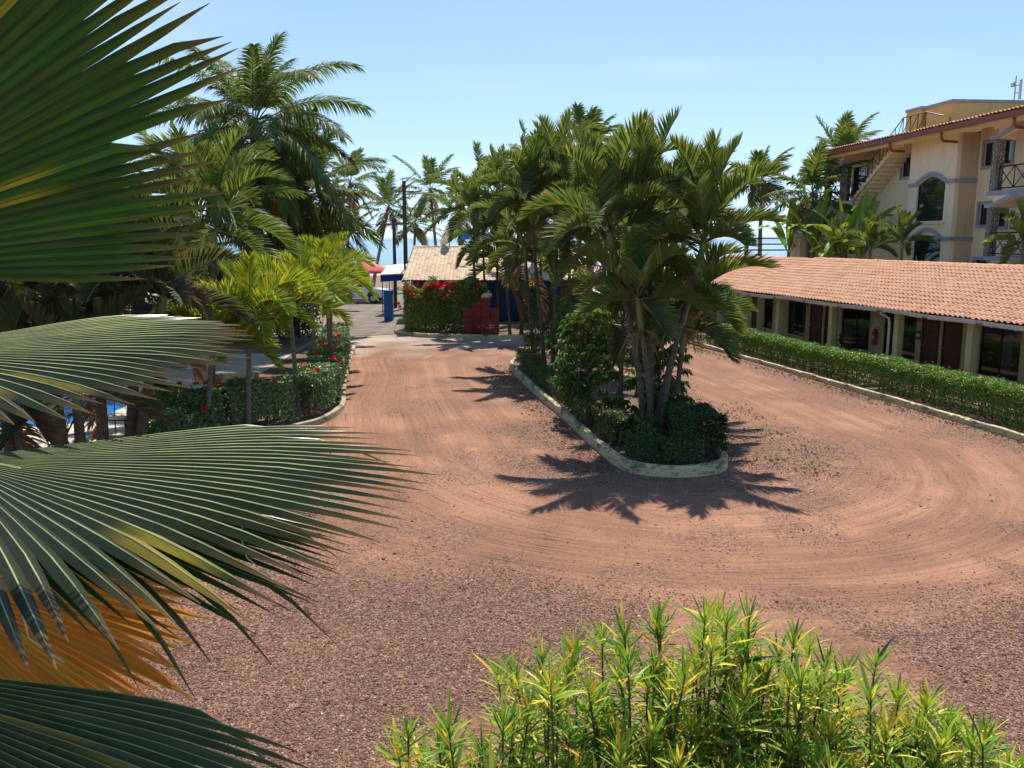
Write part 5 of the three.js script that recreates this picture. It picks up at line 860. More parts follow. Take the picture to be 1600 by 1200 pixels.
hedge('corner_shrub', 'dark leafy shrub by the drive under the fan palm', 'shrub', [[-6.6, 10.6], [-5.6, 9.8]], 1.4, 1.3, { seed: 16, n: 9000, L: 0.1, w: 0.05, lump: 0.2, cols: cl.dark });
solo('corner_kerb', kerbGeo([W(-7.2, 0, 12.6), W(-5.9, 0, 11.2), W(-4.95, 0, 9.9), W(-4.7, 0, 8.2), W(-5, 0, 6)], 0.15, 0.15, false, 9, 1), M.kerbStone, 'pale stone kerb under the orange dead leaf', 'kerb');

// coconut palms
const coco = { dead: 3, L: 4.6, ll: 0.95, lw: 0.06, n: 64, g: 0.20, v: 0.05, ld: 0.9, a0: 1.25, a1: 0.5, elTop: 1.4, elBot: -0.75, N: 22, r0: 0.2, r1: 0.13, bark: [0.27, 0.23, 0.19], col: [0.105, 0.165, 0.03], yellow: 0.08, old: 0.7, plume: 0.35, tw: 0.7, tilt: 0.2, rr: 0.035, t0: 0.2, rings: 44, nuts: 7, bulge: 0.14, mess: 0.25, rollAmt: 0.9 };
palm('coconut_palm', 'big coconut palm with shaggy crown towering over the left garden', { ...coco, seed: 221, base: W(-11.9, 0, 40.0), top: W(-11.5, 9.9, 39.5), N: 40, az0: 0.5, L: 5.6, ll: 1.25, lw: 0.055, n: 96, ld: 1.7, elTop: 1.3, elBot: -1.15, g: 0.26, wind: V3(0.06, 0, 0) });
palm('coconut_palm', 'coconut palm with long drooping fronds right of the big shaggy one', { ...coco, seed: 222, base: W(-11.6, 0, 45.5), top: W(-10.6, 7.2, 45), N: 32, az0: 1.7, L: 5.0, ll: 1.15, lw: 0.07, elBot: -1.0, wind: V3(0.15, 0, 0) });
palm('coconut_palm', 'coconut palm half hidden behind the near fan leaf', { ...coco, seed: 223, base: W(-13.0, 0, 33), top: W(-12.0, 6.0, 32.5), N: 22, az0: 2.9, L: 4.4 });
palm('coconut_palm', 'lower coconut palm filling the dark gap behind the bright palms', { ...coco, seed: 224, base: W(-12.4, 0, 43), top: W(-12.0, 5.0, 43), N: 26, az0: 0.9, L: 4.6, elBot: -0.9 });
palm('feather_palm', 'feather palm with large arching fronds between the fan leaf and the bright palms', { ...areca, seed: 281, base: W(-9.6, 0, 27), top: W(-9.1, 4.6, 26.6), az0: 0.6, N: 15, L: 3.8, ll: 0.85, lw: 0.05, elBot: -0.3 });
palm('coconut_palm', 'coconut palm at the left edge behind the pool', { ...coco, seed: 225, base: W(-15.5, 0, 30.5), top: W(-15, 6.2, 30), N: 20, az0: 0.1, L: 4.6 });
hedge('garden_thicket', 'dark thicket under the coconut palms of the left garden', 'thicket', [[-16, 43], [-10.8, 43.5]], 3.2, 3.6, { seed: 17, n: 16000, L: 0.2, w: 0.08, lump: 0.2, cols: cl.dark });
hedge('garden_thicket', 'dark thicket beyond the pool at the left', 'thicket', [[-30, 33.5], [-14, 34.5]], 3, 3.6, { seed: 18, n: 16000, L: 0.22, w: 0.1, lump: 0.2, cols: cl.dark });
const sway = V3(0.95, 0, 0.1);
[['beach coconut palm with the tallest crown left of the utility poles', -16.6, 86, -15.8, 10.4, 231, 4.6], ['beach coconut palm with blue painted trunk foot', -14.3, 88, -12.4, 8.2, 232, 4.4], ['beach coconut palm right of the utility poles', -7.2, 86, -8.0, 9.7, 233, 4.6], ['beach coconut palm behind the roof ridge of the beach house', -4.4, 80, -4.9, 7.6, 234, 4.2], ['wind-blown beach coconut palm rising left of the island palms', 1.4, 56, 1.6, 9.7, 235, 2.7], ['tallest wind-blown coconut palm behind the island palms', 4.9, 54, 4.7, 10.7, 236, 2.6], ['beach coconut palm low between the two pole-side palms', -10.6, 92, -10.2, 6.6, 237, 4.0], ['wind-blown coconut palm left of the banana plants', 17.8, 62, 17.6, 9.2, 238, 2.6], ['wind-blown coconut palm behind the hotel corner', 22.2, 58, 21.8, 10.4, 239, 3.4], ['coconut palm with drooping fronds before the hotel corner', 18.3, 54, 18.5, 7.8, 240, 3.4], ['distant coconut palm behind the far island palms', -1.2, 66, -1.4, 8.3, 241, 4.2], ['distant coconut palm just left of the tile-roofed beach house', -19.5, 95, -19, 8.2, 242, 4.4], ['palm crown peeping over the hotel roof block', 31, 48, 31, 14.6, 243, 3.4]]
  .forEach(([l, x, z, tx, h, s, L], k) => palm('coconut_palm', l, { ...coco, seed: s, base: W(x, 0, z), top: W(tx, h, z), az0: k * 1.1, L, N: 17, n: 36, lw: 0.09, seg: 3, wind: k >= 4 ? sway : V3(0.22, 0, 0), elBot: -0.6, r0: 0.19, r1: 0.12, rings: 30, nuts: 5 }, 'coconut palms toward the beach'));
// palms and shrubs of the far bed
const farPalm = { ...areca, dead: 1, n: 38, lw: 0.06, L: 3.2, N: 13, elBot: -0.2 };
[['feather palm at the left of the far bed beside the red crates', -2.0, 45.5, -2.0, 5.6, 251], ['feather palm behind the red crates', -0.8, 46.5, -0.8, 6.6, 252], ['feather palm right of the red crates', 0.5, 45.2, 0.3, 5.5, 253], ['feather palm at the right of the far bed', 2.6, 46, 2.7, 6.8, 254], ['low feather palm bending over the red crates', -0.1, 44.6, -0.3, 2.9, 255]]
  .forEach(([l, x, z, tx, h, s], k) => palm('feather_palm', l, { ...farPalm, seed: s, base: W(x, 0.05, z), top: W(tx, h, z), az0: k * 0.9 }, 'feather palms of the far bed'));
[['mid-height feather palm filling the far end of the island on its left', 0.9, 34.6, 0.55, 4.0, 271], ['mid-height feather palm filling the middle of the far island group', 2.4, 34.9, 2.3, 4.4, 272], ['low feather palm behind the saplings of the island', 3.2, 31.2, 3.3, 3.3, 273], ['feather palm behind the far right flank of the island', 4.0, 38.5, 4.2, 5.2, 274], ['feather palm of the far bed half hidden by the front clump', 6.2, 47, 6.4, 5.6, 275], ['feather palm of the far bed behind the right lane', 8.8, 48.5, 8.9, 5.0, 276], ['low feather palm of the far bed beside the dark shrub', 1.6, 44.9, 1.5, 3.4, 277], ['feather palm of the far bed before the beach house roof', -1.5, 48.5, -1.6, 4.4, 278]]
  .forEach(([l, x, z, tx, h, s], k) => palm('feather_palm', l, { ...farPalm, seed: s, base: W(x, 0.05, z), top: W(tx, h, z), az0: k * 1.9, N: 15, elBot: -0.45 }, 'filling feather palms'));
{
  const h = hedge('bougainvillea', 'large rounded bougainvillea with red and pink blossoms beside the blue post', 'bush', [[-5.1, 46.7], [-3.6, 46.9], [-2.3, 46.5]], 2.5, 2.45, { seed: 15, n: 26000, L: 0.11, w: 0.065, lump: 0.2, round: 0.55, cols: [[0.13, 0.23, 0.03], [0.20, 0.30, 0.04], [0.08, 0.15, 0.022], [0.22, 0.20, 0.05]], clear: 0.12, stray: 0.2 });
  const rnd = R(9); for (let k = 0; k < 150; k++) { const cl0 = k < 60 ? [-3.6 + (rnd() - 0.5) * 1.9, 2.45 + 0.25 * rnd(), 46.0 + (rnd() - 0.5) * 1.2] : [lerp(-6.0, -1.6, rnd()), lerp(0.7, 2.65, Math.sqrt(rnd())), 45.45 + rnd() * 0.5]; const f = part('blossom', flowerGeo, rnd() < 0.6 ? M.redPetal : M.pinkPetal, h.t); f.position.copy(W(...cl0)).sub(h.t.position); f.rotation.set(rnd() * 2, rnd() * 6, rnd()); f.scale.setScalar(0.9 + 0.7 * rnd()); }
  struct('far_bed', sheet([[-6.3, 45.4], [-5, 44.3], [-3, 43.8], [0.5, 43.4], [5, 43.6], [9, 44.5], [9, 51.5], [-6.3, 51.5]], 0.06), M.soil);
  solo('far_kerb', kerbGeo(new THREE.CatmullRomCurve3([[-6.35, 45.9], [-5.9, 45.0], [-4.8, 44.1], [-3, 43.65], [0.5, 43.2], [5, 43.4], [9.2, 44.4]].map(([x, z]) => W(x, 0, z))).getSpacedPoints(60), 0.16, 0.2, false, 10, -1), M.kerb, 'pale kerb curving before the bougainvillea and red crates', 'kerb');
  hedge('far_shrub', 'dark shrub right of the red crates in the far bed', 'shrub', [[1.2, 45], [6, 45.6]], 1.8, 2.2, { seed: 19, n: 12000, L: 0.14, w: 0.06, lump: 0.2, cols: cl.dark });
  hedge('far_shrub', 'dark shrub on the bed edge behind the right lane', 'shrub', [[7.2, 46], [10.2, 47.5]], 1.6, 1.5, { seed: 20, n: 8000, L: 0.12, w: 0.06, lump: 0.2, cols: cl.dark });
}
// bananas and small palms between the wing and the hotel
M.bananaLeaf = leafMat(0.42, 0.25, 0.4);
function banana(label, pos, H, seed, n = 8) {
  const rnd = R(seed), t = thing('banana_plant', label, 'banana plant', pos, 'banana plants behind the guest wing');
  part('trunk', trunkGeo([V3(0, -0.1, 0), V3(0.03, H * 0.3, 0), V3(0, H * 0.55, 0)], 0.16, 0.09, 16, [0.20, 0.20, 0.07], 0.04, 9), M.trunk, t);
  for (let k = 0; k < n; k++) {
    const u = k / (n - 1), az = k * 2.4 + rnd(), el0 = lerp(1.52, 0.75, u) + (rnd() - 0.5) * 0.2, L = H * (0.42 + 0.12 * rnd()), S = 12, g = new GB(); let d = V3(Math.cos(az) * Math.cos(el0), Math.sin(el0), Math.sin(az) * Math.cos(el0)), q = V3(0, H * 0.53, 0); const side = d.clone().cross(UP).normalize(), c = [0.14 + 0.09 * rnd(), 0.28 + 0.09 * rnd(), 0.03], pts = []; let cut = 1;
    for (let s = 0; s <= S; s++) {
      const t0 = s / S, w = s < 2 ? 0.03 : 0.30 * Math.pow(Math.sin(Math.PI * clamp((t0 - 0.12) / 0.92)), 0.6), up = side.clone().cross(d), lift = 0.25 + 0.3 * rnd(); pts.push(q.clone());
      const v = 0.85 + 0.3 * rnd(); for (const e of [-1, 0, 1]) { const x = q.clone().addScaledVector(side, e * w).addScaledVector(up, Math.abs(e) * w * lift); g.v(x.x, x.y, x.z, c[0] * v, c[1] * v, c[2] * v, e, t0); }
      q = q.clone().addScaledVector(d, L / S); d = d.clone(); d.y -= (0.05 + 0.12 * u) * (0.4 + t0 * 1.3); d.x += 0.012; d.normalize();
    }
    for (let s = 0; s < S; s++) for (const e of [0, 1]) { if (s > 3 && rnd() < 0.16) continue; const a = 3 * s + e; g.quad(a, a + 1, a + 4, a + 3); }
    const lf = part('leaf', g.geo(), M.bananaLeaf, t); part('midrib', tubeGeo(pts, 0.022, 4), M.rib ??= std({ color: rgb(0.30, 0.34, 0.10), roughness: 0.6 }), lf);
  }
}
banana('banana plant with upright leaves at the left of the banana clump', W(17.44, 0, 54.72), 7.6, 401, 8);
banana('tall banana plant in the middle of the clump before the small shed', W(18.42, 0, 52.97), 8.1, 402, 9);
banana('banana plant with wide torn leaves at the right of the clump', W(19.13, 0, 49.70), 7.6, 403, 9);
banana('low banana plant at the front of the banana clump', W(18.20, 0, 49.27), 6.1, 404, 8);
banana('banana plant with shiny upright leaf near the hotel stair', W(19.18, 0, 47.74), 7.2, 405, 7);
const smallPalm = { ...areca, L: 1.9, ll: 0.5, lw: 0.05, n: 34, N: 11, shaft: 0.3, elBot: 0.0, fruit: 0, spear: 0.5, r0: 0.08, r1: 0.07, bark: [0.33, 0.28, 0.2] };
palm('small_palm', 'small palm with a grey stem before the hotel stairwell windows', { ...smallPalm, seed: 261, base: W(19.35, 0, 43.16), top: W(19.29, 4.55, 42.95), az0: 0.2 });
palm('small_palm', 'small palm left of the grey-stemmed one by the hotel wall', { ...smallPalm, seed: 262, base: W(18.86, 0, 45.24), top: W(18.53, 4.4, 44.91), az0: 1.4 });
palm('small_palm', 'bushy palm before the hotel balcony at the right edge', { ...smallPalm, seed: 263, base: W(21.04, 0, 35.53), top: W(20.93, 4.6, 35.53), az0: 0.8, L: 2.0, N: 15, yellow: 0.25, elBot: -0.5 });
palm('small_palm', 'dark palm low behind the banana clump', { ...smallPalm, seed: 264, base: W(17.66, 0, 47.42), top: W(17.60, 4, 47.31), az0: 2.8 });
// ---------------------------------------------------------------- things on the guest wing
{
  const at = (s, y, z) => wingPoint(s, y, z), turn = wing.rotation.y;
  M.redPaint = std({ color: rgb(0.45, 0.02, 0.018), roughness: 0.35 }); M.paper = std({ color: rgb(0.5, 0.48, 0.45), roughness: 0.9 });
  const x = thing('fire_extinguisher', 'red fire extinguisher hung on the wall of the guest wing', 'extinguisher', at(8.72, 0.78, 1.38), undefined, turn);
  part('cylinder', new THREE.LatheGeometry([[0.001, 0], [0.085, 0], [0.09, 0.02], [0.09, 0.42], [0.07, 0.5], [0.03, 0.54], [0.03, 0.57], [0.001, 0.57]].map(([a, b]) => new THREE.Vector2(a, b)), 14), M.redPaint, x);
  part('valve', boxes([-0.05, 0.05, 0.57, 0.62, -0.02, 0.02], [-0.11, 0.03, 0.625, 0.64, -0.012, 0.012]), M.metalDark, x); part('hose', tubeGeo([V3(0.04, 0.6, 0), V3(0.13, 0.55, 0), V3(0.15, 0.35, -0.02), V3(0.13, 0.12, -0.03)], 0.012, 6), M.metalDark, x); part('label', boxes([-0.05, 0.05, 0.22, 0.36, -0.094, -0.088]), M.paper, x); part('bracket', boxes([-0.02, 0.02, 0.3, 0.55, 0.09, 0.119]), M.metalDark, x);
  for (const [s, y, w, h, r, l] of [[8.78, 1.68, 0.34, 0.28, 0.05, 'upper pale notice sheet above the fire extinguisher'], [8.92, 1.45, 0.36, 0.2, -0.12, 'lower crumpled notice sheet above the fire extinguisher']]) { const g = boxes([-w / 2, w / 2, -h / 2, h / 2, -0.004, 0.004]), m = solo('notice_sheet', g, M.paper, l, 'notice'); m.position.copy(at(s, y, 1.49)); m.rotation.y = turn; m.rotateZ(r); }
  M.signGreen = std({ color: rgb(0.02, 0.09, 0.05), roughness: 0.5 }); M.signWhite = std({ color: rgb(0.7, 0.72, 0.7), roughness: 0.6 });
  const g = thing('wall_sign', 'green sign with white arrow beside the door of the guest wing', 'sign', at(6.27, 1.42, 1.48), undefined, turn);
  part('plate', chamfer(-0.15, 0.15, -0.17, 0.17, -0.012, 0.012, 0.004), M.signGreen, g);
  { const s = new THREE.Shape(); [[0.10, 0.0], [0.0, 0.09], [0.0, 0.045], [-0.10, 0.045], [-0.10, -0.045], [0.0, -0.045], [0.0, -0.09]].forEach(([a, b], i) => i ? s.lineTo(a, b) : s.moveTo(a, b)); s.closePath(); const e = new THREE.ExtrudeGeometry(s, { depth: 0.004, bevelEnabled: false }); e.translate(0, 0, -0.0165); part('arrow', e, M.signWhite, g); }
  for (const [s, l] of [[6.27, 'small brown room number plaque above the green arrow sign'], [13.92, 'small brown room number plaque near the far double doors']]) { const m = solo('room_plaque', chamfer(-0.07, 0.07, -0.09, 0.09, -0.01, 0.01, 0.004), M.plaque ??= std({ color: rgb(0.22, 0.15, 0.05), roughness: 0.7 }), l, 'plaque'); m.position.copy(at(s, 1.98, 1.482)); m.rotation.y = turn; }
  const b = thing('porch_bench', 'dark wooden bench on the porch before a wide window', 'bench', at(10.2, 0.1, 1.0), undefined, turn);
  part('seat', boxes([-0.7, 0.7, 0.4, 0.44, -0.22, 0.22]), M.brownWood, b); for (const y of [0.62, 0.78]) part('back_slat', boxes([-0.7, 0.7, y, y + 0.07, 0.2, 0.23]), M.brownWood, b); for (const s of [-0.66, 0.62]) { part('leg', boxes([s, s + 0.05, 0, 0.399, -0.2, -0.15]), M.brownWood, b); part('leg', boxes([s, s + 0.05, 0, 0.9, 0.235, 0.275]), M.brownWood, b); part('arm', boxes([s, s + 0.05, 0.6, 0.64, -0.22, 0.198]), M.brownWood, b); part('arm_post', boxes([s, s + 0.05, 0.442, 0.598, -0.2, -0.15]), M.brownWood, b); }
}
// mast on the hotel roof
{
  const p = hotelPoint(7.2, 11.5, 6), t = thing('antenna_mast', 'thin mast with two panel antennas on the hotel roof', 'antenna', p, undefined, hotel.rotation.y);
  M.galv = std({ color: rgb(0.45, 0.45, 0.46), metalness: 0.5, roughness: 0.5 });
  part('mast', tubeGeo([V3(0, -0.1, 0), V3(0, 1.5, 0)], 0.035, 6), M.galv, t); part('panel_antenna', chamfer(-0.5, -0.36, 0.2, 1.25, -0.05, 0.05, 0.02), M.whitePlastic, t); part('bracket', boxes([-0.36, 0.03, 0.55, 0.6, -0.02, 0.02], [-0.36, 0.03, 0.95, 1.0, -0.02, 0.02]), M.galv, t); part('camera_head', chamfer(0.1, 0.34, 0.95, 1.2, -0.06, 0.06, 0.03), M.galv, t);
}
// shed with white roof by the bananas, and a board fence post beyond
{
  const t = thing('garden_shed', 'small brown shed with white roof behind the banana plants', 'shed', W(18.9, 0, 55));
  part('wall', boxes([-1, 1, 0, 5.2, -1, 1]), M.ochre, t); part('roof', (() => { const g = new GB(); const q = [[-1.4, 5.2, 1.3], [1.4, 5.2, 1.3], [1.4, 5.85, -1.3], [-1.4, 5.85, -1.3]].map((p) => g.v(...p)), r = [[-1.4, 5.12, 1.3], [1.4, 5.12, 1.3], [1.4, 5.77, -1.3], [-1.4, 5.77, -1.3]].map((p) => g.v(...p)); g.quad(...q); g.quad(...[...r].reverse()); for (let k = 0; k < 4; k++) g.quad(r[k], r[(k + 1) % 4], q[(k + 1) % 4], q[k]); return g.geo(); })(), std({ color: rgb(0.8, 0.78, 0.72), roughness: 0.7 }), t);
  const f = thing('sea_railing', 'dark railing with a brown post toward the sea', 'railing', W(16.2, 0, 60));
  part('post', boxes([-0.12, 0.12, 0, 5.9, -0.12, 0.12]), M.brownWood, f); for (const y of [4.2, 4.6, 5.0]) part('rail', boxes([0.12, 3.2, y, y + 0.09, -0.04, 0.04]), M.metalDark, f); part('post', boxes([3.2, 3.4, 0, 5.2, -0.1, 0.1]), M.brownWood, f);
}
// ---------------------------------------------------------------- gate area
M.bluePaint = std({ color: rgb(0.03, 0.14, 0.42), roughness: 0.7, map: rep(T.mottle, 0.6, 0.6) });
{
  const t = thing('gate_post', 'square blue painted gate post beside the drive', 'post', W(-7.6, 0, 52.9)); part('shaft', chamfer(-0.26, 0.26, -0.05, 1.83, -0.26, 0.26, 0.02), M.bluePaint, t); part('cap', chamfer(-0.28, 0.28, 1.832, 1.9, -0.28, 0.28, 0.015), M.bluePaint, t);
  const s = solo('stone_block', chamfer(-0.25, 0.25, 0, 0.22, -0.18, 0.18, 0.03), M.cream, 'pale block on the ground beside the blue post', 'block'); s.position.copy(W(-6.75, 0.0, 52.2));
  const a = thing('blue_awning', 'cream awning with blue valance on the beach house', 'awning', W(-7.4, 0, 58));
  part('canopy', (() => { const g = new GB(), q = [[-1.3, 2.7, 0.9], [0.65, 2.8, 0.9], [0.8, 3.35, -1.4], [-1.1, 3.25, -1.4]].map((p) => g.v(...p)), r = [[-1.3, 2.65, 0.9], [0.65, 2.75, 0.9], [0.8, 3.3, -1.4], [-1.1, 3.2, -1.4]].map((p) => g.v(...p)); g.quad(...q); g.quad(...[...r].reverse()); for (let k = 0; k < 4; k++) g.quad(r[k], r[(k + 1) % 4], q[(k + 1) % 4], q[k]); return g.geo(); })(), std({ color: rgb(0.75, 0.66, 0.5), roughness: 0.9 }), a);
  part('valance', (() => { const g = new GB(), q = [[-1.3, 2.2, 0.92], [0.68, 2.32, 0.92], [0.68, 2.74, 0.92], [-1.3, 2.64, 0.92]].map((p) => g.v(...p)), r = [[-1.3, 2.2, 0.9], [0.66, 2.32, 0.9], [0.66, 2.74, 0.9], [-1.3, 2.64, 0.9]].map((p) => g.v(...p)); g.quad(...q); g.quad(...[...r].reverse()); return g.geo(); })(), M.blueCloth ??= std({ color: rgb(0.01, 0.03, 0.25), roughness: 0.9 }), a);
  for (const [x, z, h] of [[-1.2, 0.85, 2.66], [0.6, 0.85, 2.75], [-1.05, -1.35, 3.2], [0.7, -1.35, 3.3]]) part('pole', tubeGeo([V3(x, 0, z), V3(x, h, z)], 0.03, 6), M.metalDark, a);
  const r = thing('red_canopy', 'red peaked canopy tent by the beach', 'tent', W(-11.9, 0, 72));
  part('canopy', (() => { const g = new GB(), top = g.v(-0.3, 3.45, 0), P = [[-1.9, 2.5, 1.8], [1.75, 2.5, 1.8], [1.75, 2.5, -1.8], [-1.9, 2.5, -1.8]].map((p) => g.v(...p)), m = [[-0.95, 2.82, 0.85], [0.7, 2.82, 0.85], [0.7, 2.82, -0.85], [-0.95, 2.82, -0.85]].map((p) => g.v(...p)), v = [[-1.92, 2.22, 1.82], [1.77, 2.22, 1.82], [1.77, 2.22, -1.82], [-1.92, 2.22, -1.82]].map((p) => g.v(...p)); for (let k = 0; k < 4; k++) { const j = (k + 1) % 4; g.tri(top, m[k], m[j]); g.quad(m[k], P[k], P[j], m[j]); g.quad(P[k], v[k], v[j], P[j]); } return g.geo(); })(), phy({ color: rgb(0.50, 0.06, 0.05), roughness: 1, transmission: 0.3, thickness: 0, side: THREE.DoubleSide }), r);
  for (const x of [-1.8, 1.65]) for (const z of [-1.7, 1.7]) part('pole', tubeGeo([V3(x, -0.05, z), V3(x, 2.5, z)], 0.03, 6), M.galv, r);
}
// pickup-like off-road car parked by the road: local x forward
{
  const t = thing('parked_car', 'white and grey off-road car parked beyond the bright palms', 'car', W(-12.1, 0.03, 68), undefined, -0.06);
  M.carWhite = phy({ color: rgb(0.62, 0.64, 0.66), roughness: 0.3, clearcoat: 0.8, clearcoatRoughness: 0.08 }); M.tyre = std({ color: rgb(0.02, 0.02, 0.02), roughness: 0.9 }); M.carDark = std({ color: rgb(0.03, 0.03, 0.033), roughness: 0.7 });
  const side = new THREE.Shape(); [[-2.2, 0.5], [-1.75, 0.5], [-1.7, 0.75], [-1.35, 0.92], [-0.95, 0.78], [-0.85, 0.45], [0.8, 0.45], [0.9, 0.78], [1.3, 0.94], [1.7, 0.78], [1.82, 0.5], [2.2, 0.52], [2.25, 0.85], [2.12, 1.04], [1.0, 1.16], [0.9, 1.18], [-2.25, 1.18], [-2.28, 0.7]].forEach(([a, b], i) => i ? side.lineTo(a, b) : side.moveTo(a, b)); side.closePath();
  const e = new THREE.ExtrudeGeometry(side, { depth: 1.66, bevelEnabled: true, bevelThickness: 0.08, bevelSize: 0.05, bevelSegments: 2 }); e.translate(0, 0, -0.83); part('body', e, M.carWhite, t);
  const cab = new THREE.Shape(); [[-2.1, 1.22], [0.85, 1.22], [0.1, 1.82], [-1.9, 1.84]].forEach(([a, b], i) => i ? cab.lineTo(a, b) : cab.moveTo(a, b)); cab.closePath(); const c = new THREE.ExtrudeGeometry(cab, { depth: 1.42, bevelEnabled: true, bevelThickness: 0.06, bevelSize: 0.04, bevelSegments: 2 }); c.translate(0, 0, -0.71); part('cabin', c, M.carWhite, t);
  for (const z of [-0.785, 0.785]) for (const [a, b, d] of [[-1.85, -0.95, 0], [-0.85, -0.05, 0], [0.0, 0.55, 0.45]]) { const s = new THREE.Shape(); s.moveTo(a, 1.28); s.lineTo(b, 1.28); s.lineTo(b - d, 1.7); s.lineTo(a + 0.03, 1.72); s.closePath(); const g = new THREE.ExtrudeGeometry(s, { depth: 0.012, bevelEnabled: false }); g.translate(0, 0, z - 0.006); part('window', g, M.darkGlass, t); }
  part('windscreen', (() => { const g = new GB(), q = [[0.92, 1.25, 0.66], [0.92, 1.25, -0.66], [0.2, 1.82, -0.6], [0.2, 1.82, 0.6]].map((p) => g.v(...p)); g.quad(...q); return g.geo(); })(), M.darkGlass, t);
  part('bumper', chamfer(2.12, 2.36, 0.42, 0.74, -0.86, 0.86, 0.05), M.carDark, t); part('grille', boxes([2.29, 2.31, 0.78, 0.98, -0.45, 0.45]), M.carDark, t);
  for (const z of [-0.68, 0.68]) part('headlight', chamfer(2.08, 2.3, 0.82, 0.99, z - 0.17, z + 0.17, 0.03), M.glass, t);
  for (const x of [-1.32, 1.32]) for (const z of [-0.78, 0.78]) { const w = new THREE.CylinderGeometry(0.38, 0.38, 0.24, 20); w.rotateX(Math.PI / 2); w.translate(x, 0.38, z); const wh = part('wheel', w, M.tyre, t), r = new THREE.CylinderGeometry(0.22, 0.22, 0.25, 12); r.rotateX(Math.PI / 2); r.translate(x, 0.38, z); part('rim', r, M.galv, wh); }
  part('fender', (() => { const g = new GB(); for (const z of [-0.9, 0.9]) for (const x of [-1.32, 1.3]) { const pts = []; for (let k = 0; k <= 8; k++) { const a = Math.PI * k / 8; pts.push(V3(x + 0.47 * Math.cos(a), 0.46 + 0.47 * Math.sin(a), z)); } g.tube(pts, 0.05, 5); } return g.geo(); })(), M.carDark, t);
}
// blue painted foot of the beach palm is a sleeve round its trunk
{ const s = solo('painted_trunk_sleeve', tubeGeo([V3(-1.3, 0, 0), V3(-0.95, 1.6, 0), V3(-0.72, 3.2, 0)], [0.55, 0.36, 0.27], 10), M.bluePaint, 'blue painted foot of the leaning beach palm', 'painted trunk'); s.position.copy(W(-12.6, 0, 80)); }
// utility poles and wires
const poleMat = std({ color: rgb(0.07, 0.055, 0.045), roughness: 0.9, map: rep(T.bark, 1, 1) });
function pole(label, X, Z, H, r, arms) {
  const t = thing('utility_pole', label, 'utility pole', W(X, 0, Z), 'utility poles by the road'); part('shaft', tubeGeo([V3(0, -0.2, 0), V3(0.02, H * 0.5, 0), V3(0, H, 0)], [r, r * 0.9, r * 0.75], 8), poleMat, t);
  for (const [y, w] of arms) part('crossarm', boxes([-w, w, y, y + 0.12, -0.05 - r, -r]), poleMat, t); return t;
}
pole('tall weathered utility pole behind the beach house', -7.75, 63, 9.1, 0.17, [[8.3, 0.7]]);
pole('shorter dark utility pole left of the tall one', -8.55, 63, 6.4, 0.14, [[6.0, 1.1]]);
pole('thin pale pole between the two utility poles', -7.2, 58, 6.6, 0.08, []);
[[[-30, 8.6, 64], [-7.75, 8.35, 63], 'upper power line left of the tall pole'], [[-30, 6.4, 66], [-8.55, 6.1, 63], 'lower power line left of the short pole'], [[-8.55, 6.1, 63], [-7.75, 7.6, 63], 'short power line between the two poles'], [[-7.75, 8.35, 63], [18, 8.2, 70], 'power line running right from the tall pole']].forEach(([a, b, l]) => { const A = W(...a), B = W(...b), p = []; for (let k = 0; k <= 14; k++) { const q = A.clone().lerp(B, k / 14); q.y -= Math.sin(Math.PI * k / 14) * A.distanceTo(B) * 0.018; p.push(q); } solo('power_line', tubeGeo(p, 0.022, 4), M.metalDark, l, 'power line'); });
// dish on the house roof
{
  const t = thing('satellite_dish', 'pale tilted satellite dish on the beach house roof', 'satellite dish', W(-4.5, 4.3, 58.0)), g = new THREE.SphereGeometry(1.1, 18, 8, 0, Math.PI * 2, 0, 0.62); g.rotateX(Math.PI); g.translate(0, 1.1, 0);
  const d = part('dish', g, std({ color: rgb(0.6, 0.57, 0.5), roughness: 0.6, side: THREE.DoubleSide }), t); d.position.set(0.3, 0.75, 0); d.rotation.set(-0.25, 0, 1.05); d.scale.setScalar(1.05); part('mast', tubeGeo([V3(0.35, -0.4, 0), V3(0.3, 0.7, 0)], 0.05, 6), M.galv, t); part('feed_arm', tubeGeo([V3(0.2, 0.4, 0.1), V3(-0.35, 1.35, 0.1)], 0.02, 5), M.galv, t);
}
// bunting flags strung over the beach house
[[-1.6, 5.35, [0.10, 0.2, 0.5], 'blue'], [-0.95, 5.25, [0.6, 0.12, 0.05], 'orange'], [-0.35, 5.25, [0.7, 0.55, 0.08], 'yellow'], [-3.0, 5.3, [0.05, 0.2, 0.6], 'bright blue']].forEach(([x, y, c, l]) => { const g = new GB(), a = [g.v(-0.28, 0, 0), g.v(0.28, 0.05, 0.02), g.v(0.3, -0.3, 0.08), g.v(-0.2, -0.36, 0)]; g.quad(...a); const m = solo('bunting_flag', g.geo(), std({ color: rgb(...c), roughness: 0.9, side: THREE.DoubleSide }), l + ' flag on the bunting above the beach house roof', 'flag', 'bunting flags'); m.position.copy(W(x, y, 55.5)); });
solo('bunting_line', tubeGeo([W(-7.7, 6.0, 57), W(-3, 5.33, 55.5), W(0.5, 5.3, 55.5), W(4, 5.8, 55.5)], 0.014, 4), M.metalDark, 'string carrying the flags over the beach house', 'string');
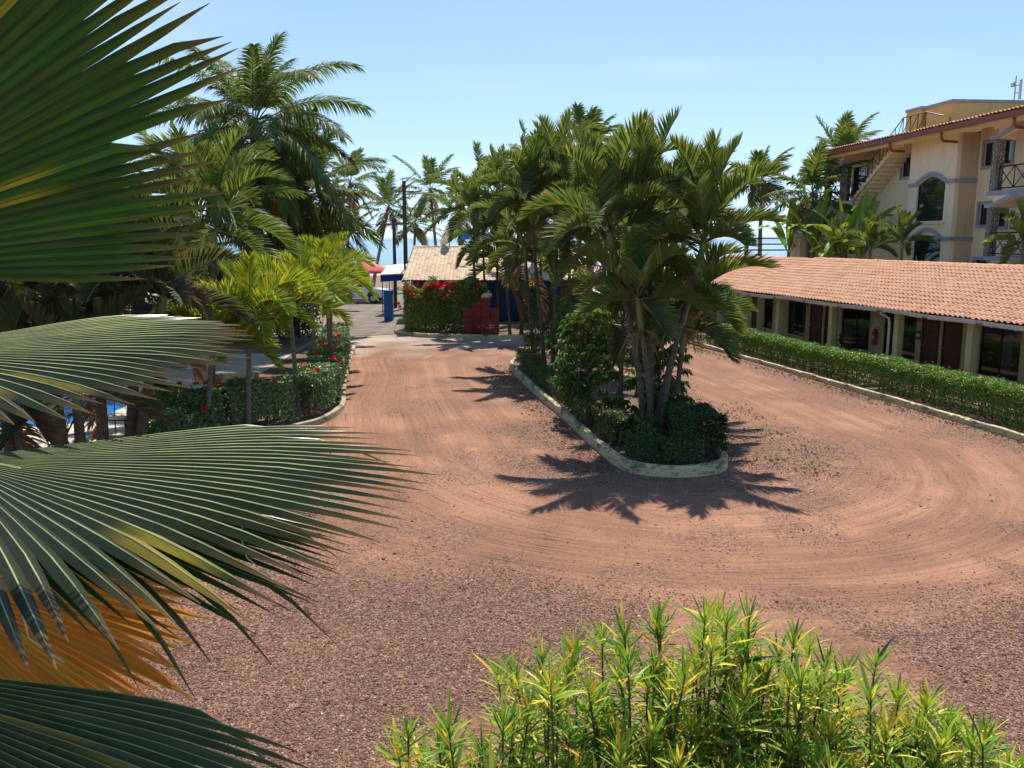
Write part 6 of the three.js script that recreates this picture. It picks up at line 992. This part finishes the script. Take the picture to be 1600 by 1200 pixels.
// red drink crates stacked in the far bed
{
  M.crate = std({ color: rgb(0.26, 0.007, 0.009), roughness: 0.45 });
  const g = new GB(), w = 0.44, d = 0.36, h = 0.27, b = 0.03;
  g.box(-w / 2, w / 2, 0, 0.025, -d / 2, d / 2); for (const y of [0.03, 0.125, 0.22]) { g.box(-w / 2, w / 2, y, y + 0.05, d / 2 - b, d / 2); g.box(-w / 2, w / 2, y, y + 0.05, -d / 2, -d / 2 + b); g.box(-w / 2, -w / 2 + b, y, y + 0.05, -d / 2 + b, d / 2 - b); g.box(w / 2 - b, w / 2, y, y + 0.05, -d / 2 + b, d / 2 - b); }
  for (const x of [-w / 2 + b / 2, w / 2 - b / 2, 0]) for (const z of [-d / 2 + b / 2, d / 2 - b / 2]) g.box(x - b / 2 - 0.002, x + b / 2 + 0.002, 0.025, h, z - b / 2 - 0.002, z + b / 2 + 0.002);
  const geo = g.geo(), rnd = R(31), word = ['first', 'second', 'third', 'fourth', 'fifth', 'sixth', 'seventh'];
  for (let c = 0; c < 4; c++) { const n = [5, 6, 7, 5][c]; for (let k = 0; k < n; k++) { const m = solo('drink_crate', geo, M.crate, `red plastic drink crate, ${word[k]} from the bottom in the ${word[c]} stack from the left`, 'crate', 'red drink crates'); m.position.copy(W(-2.3 + c * 0.465 + (rnd() - 0.5) * 0.03, 0.06 + k * 0.275, 44.5 + (c % 2) * 0.16 + (rnd() - 0.5) * 0.03)); m.rotation.y = (rnd() - 0.5) * 0.16; } }
  const s = solo('white_sack', (() => { const q = new THREE.SphereGeometry(0.24, 12, 8), p = q.attributes.position; for (let i = 0; i < p.count; i++) { const k = 0.75 + 0.5 * noise(p.getX(i) * 7 + 3, p.getY(i) * 7 + p.getZ(i) * 5); p.setXYZ(i, p.getX(i) * 1.25 * k, p.getY(i) * 0.62 * k, p.getZ(i) * k); } q.computeVertexNormals(); return q; })(), std({ color: rgb(0.6, 0.55, 0.45), roughness: 0.9 }), 'pale crumpled sack on top of the red crates', 'sack'); s.position.copy(W(-1.3, 2.12, 44.55));
}
renderer.render(scene, camera);
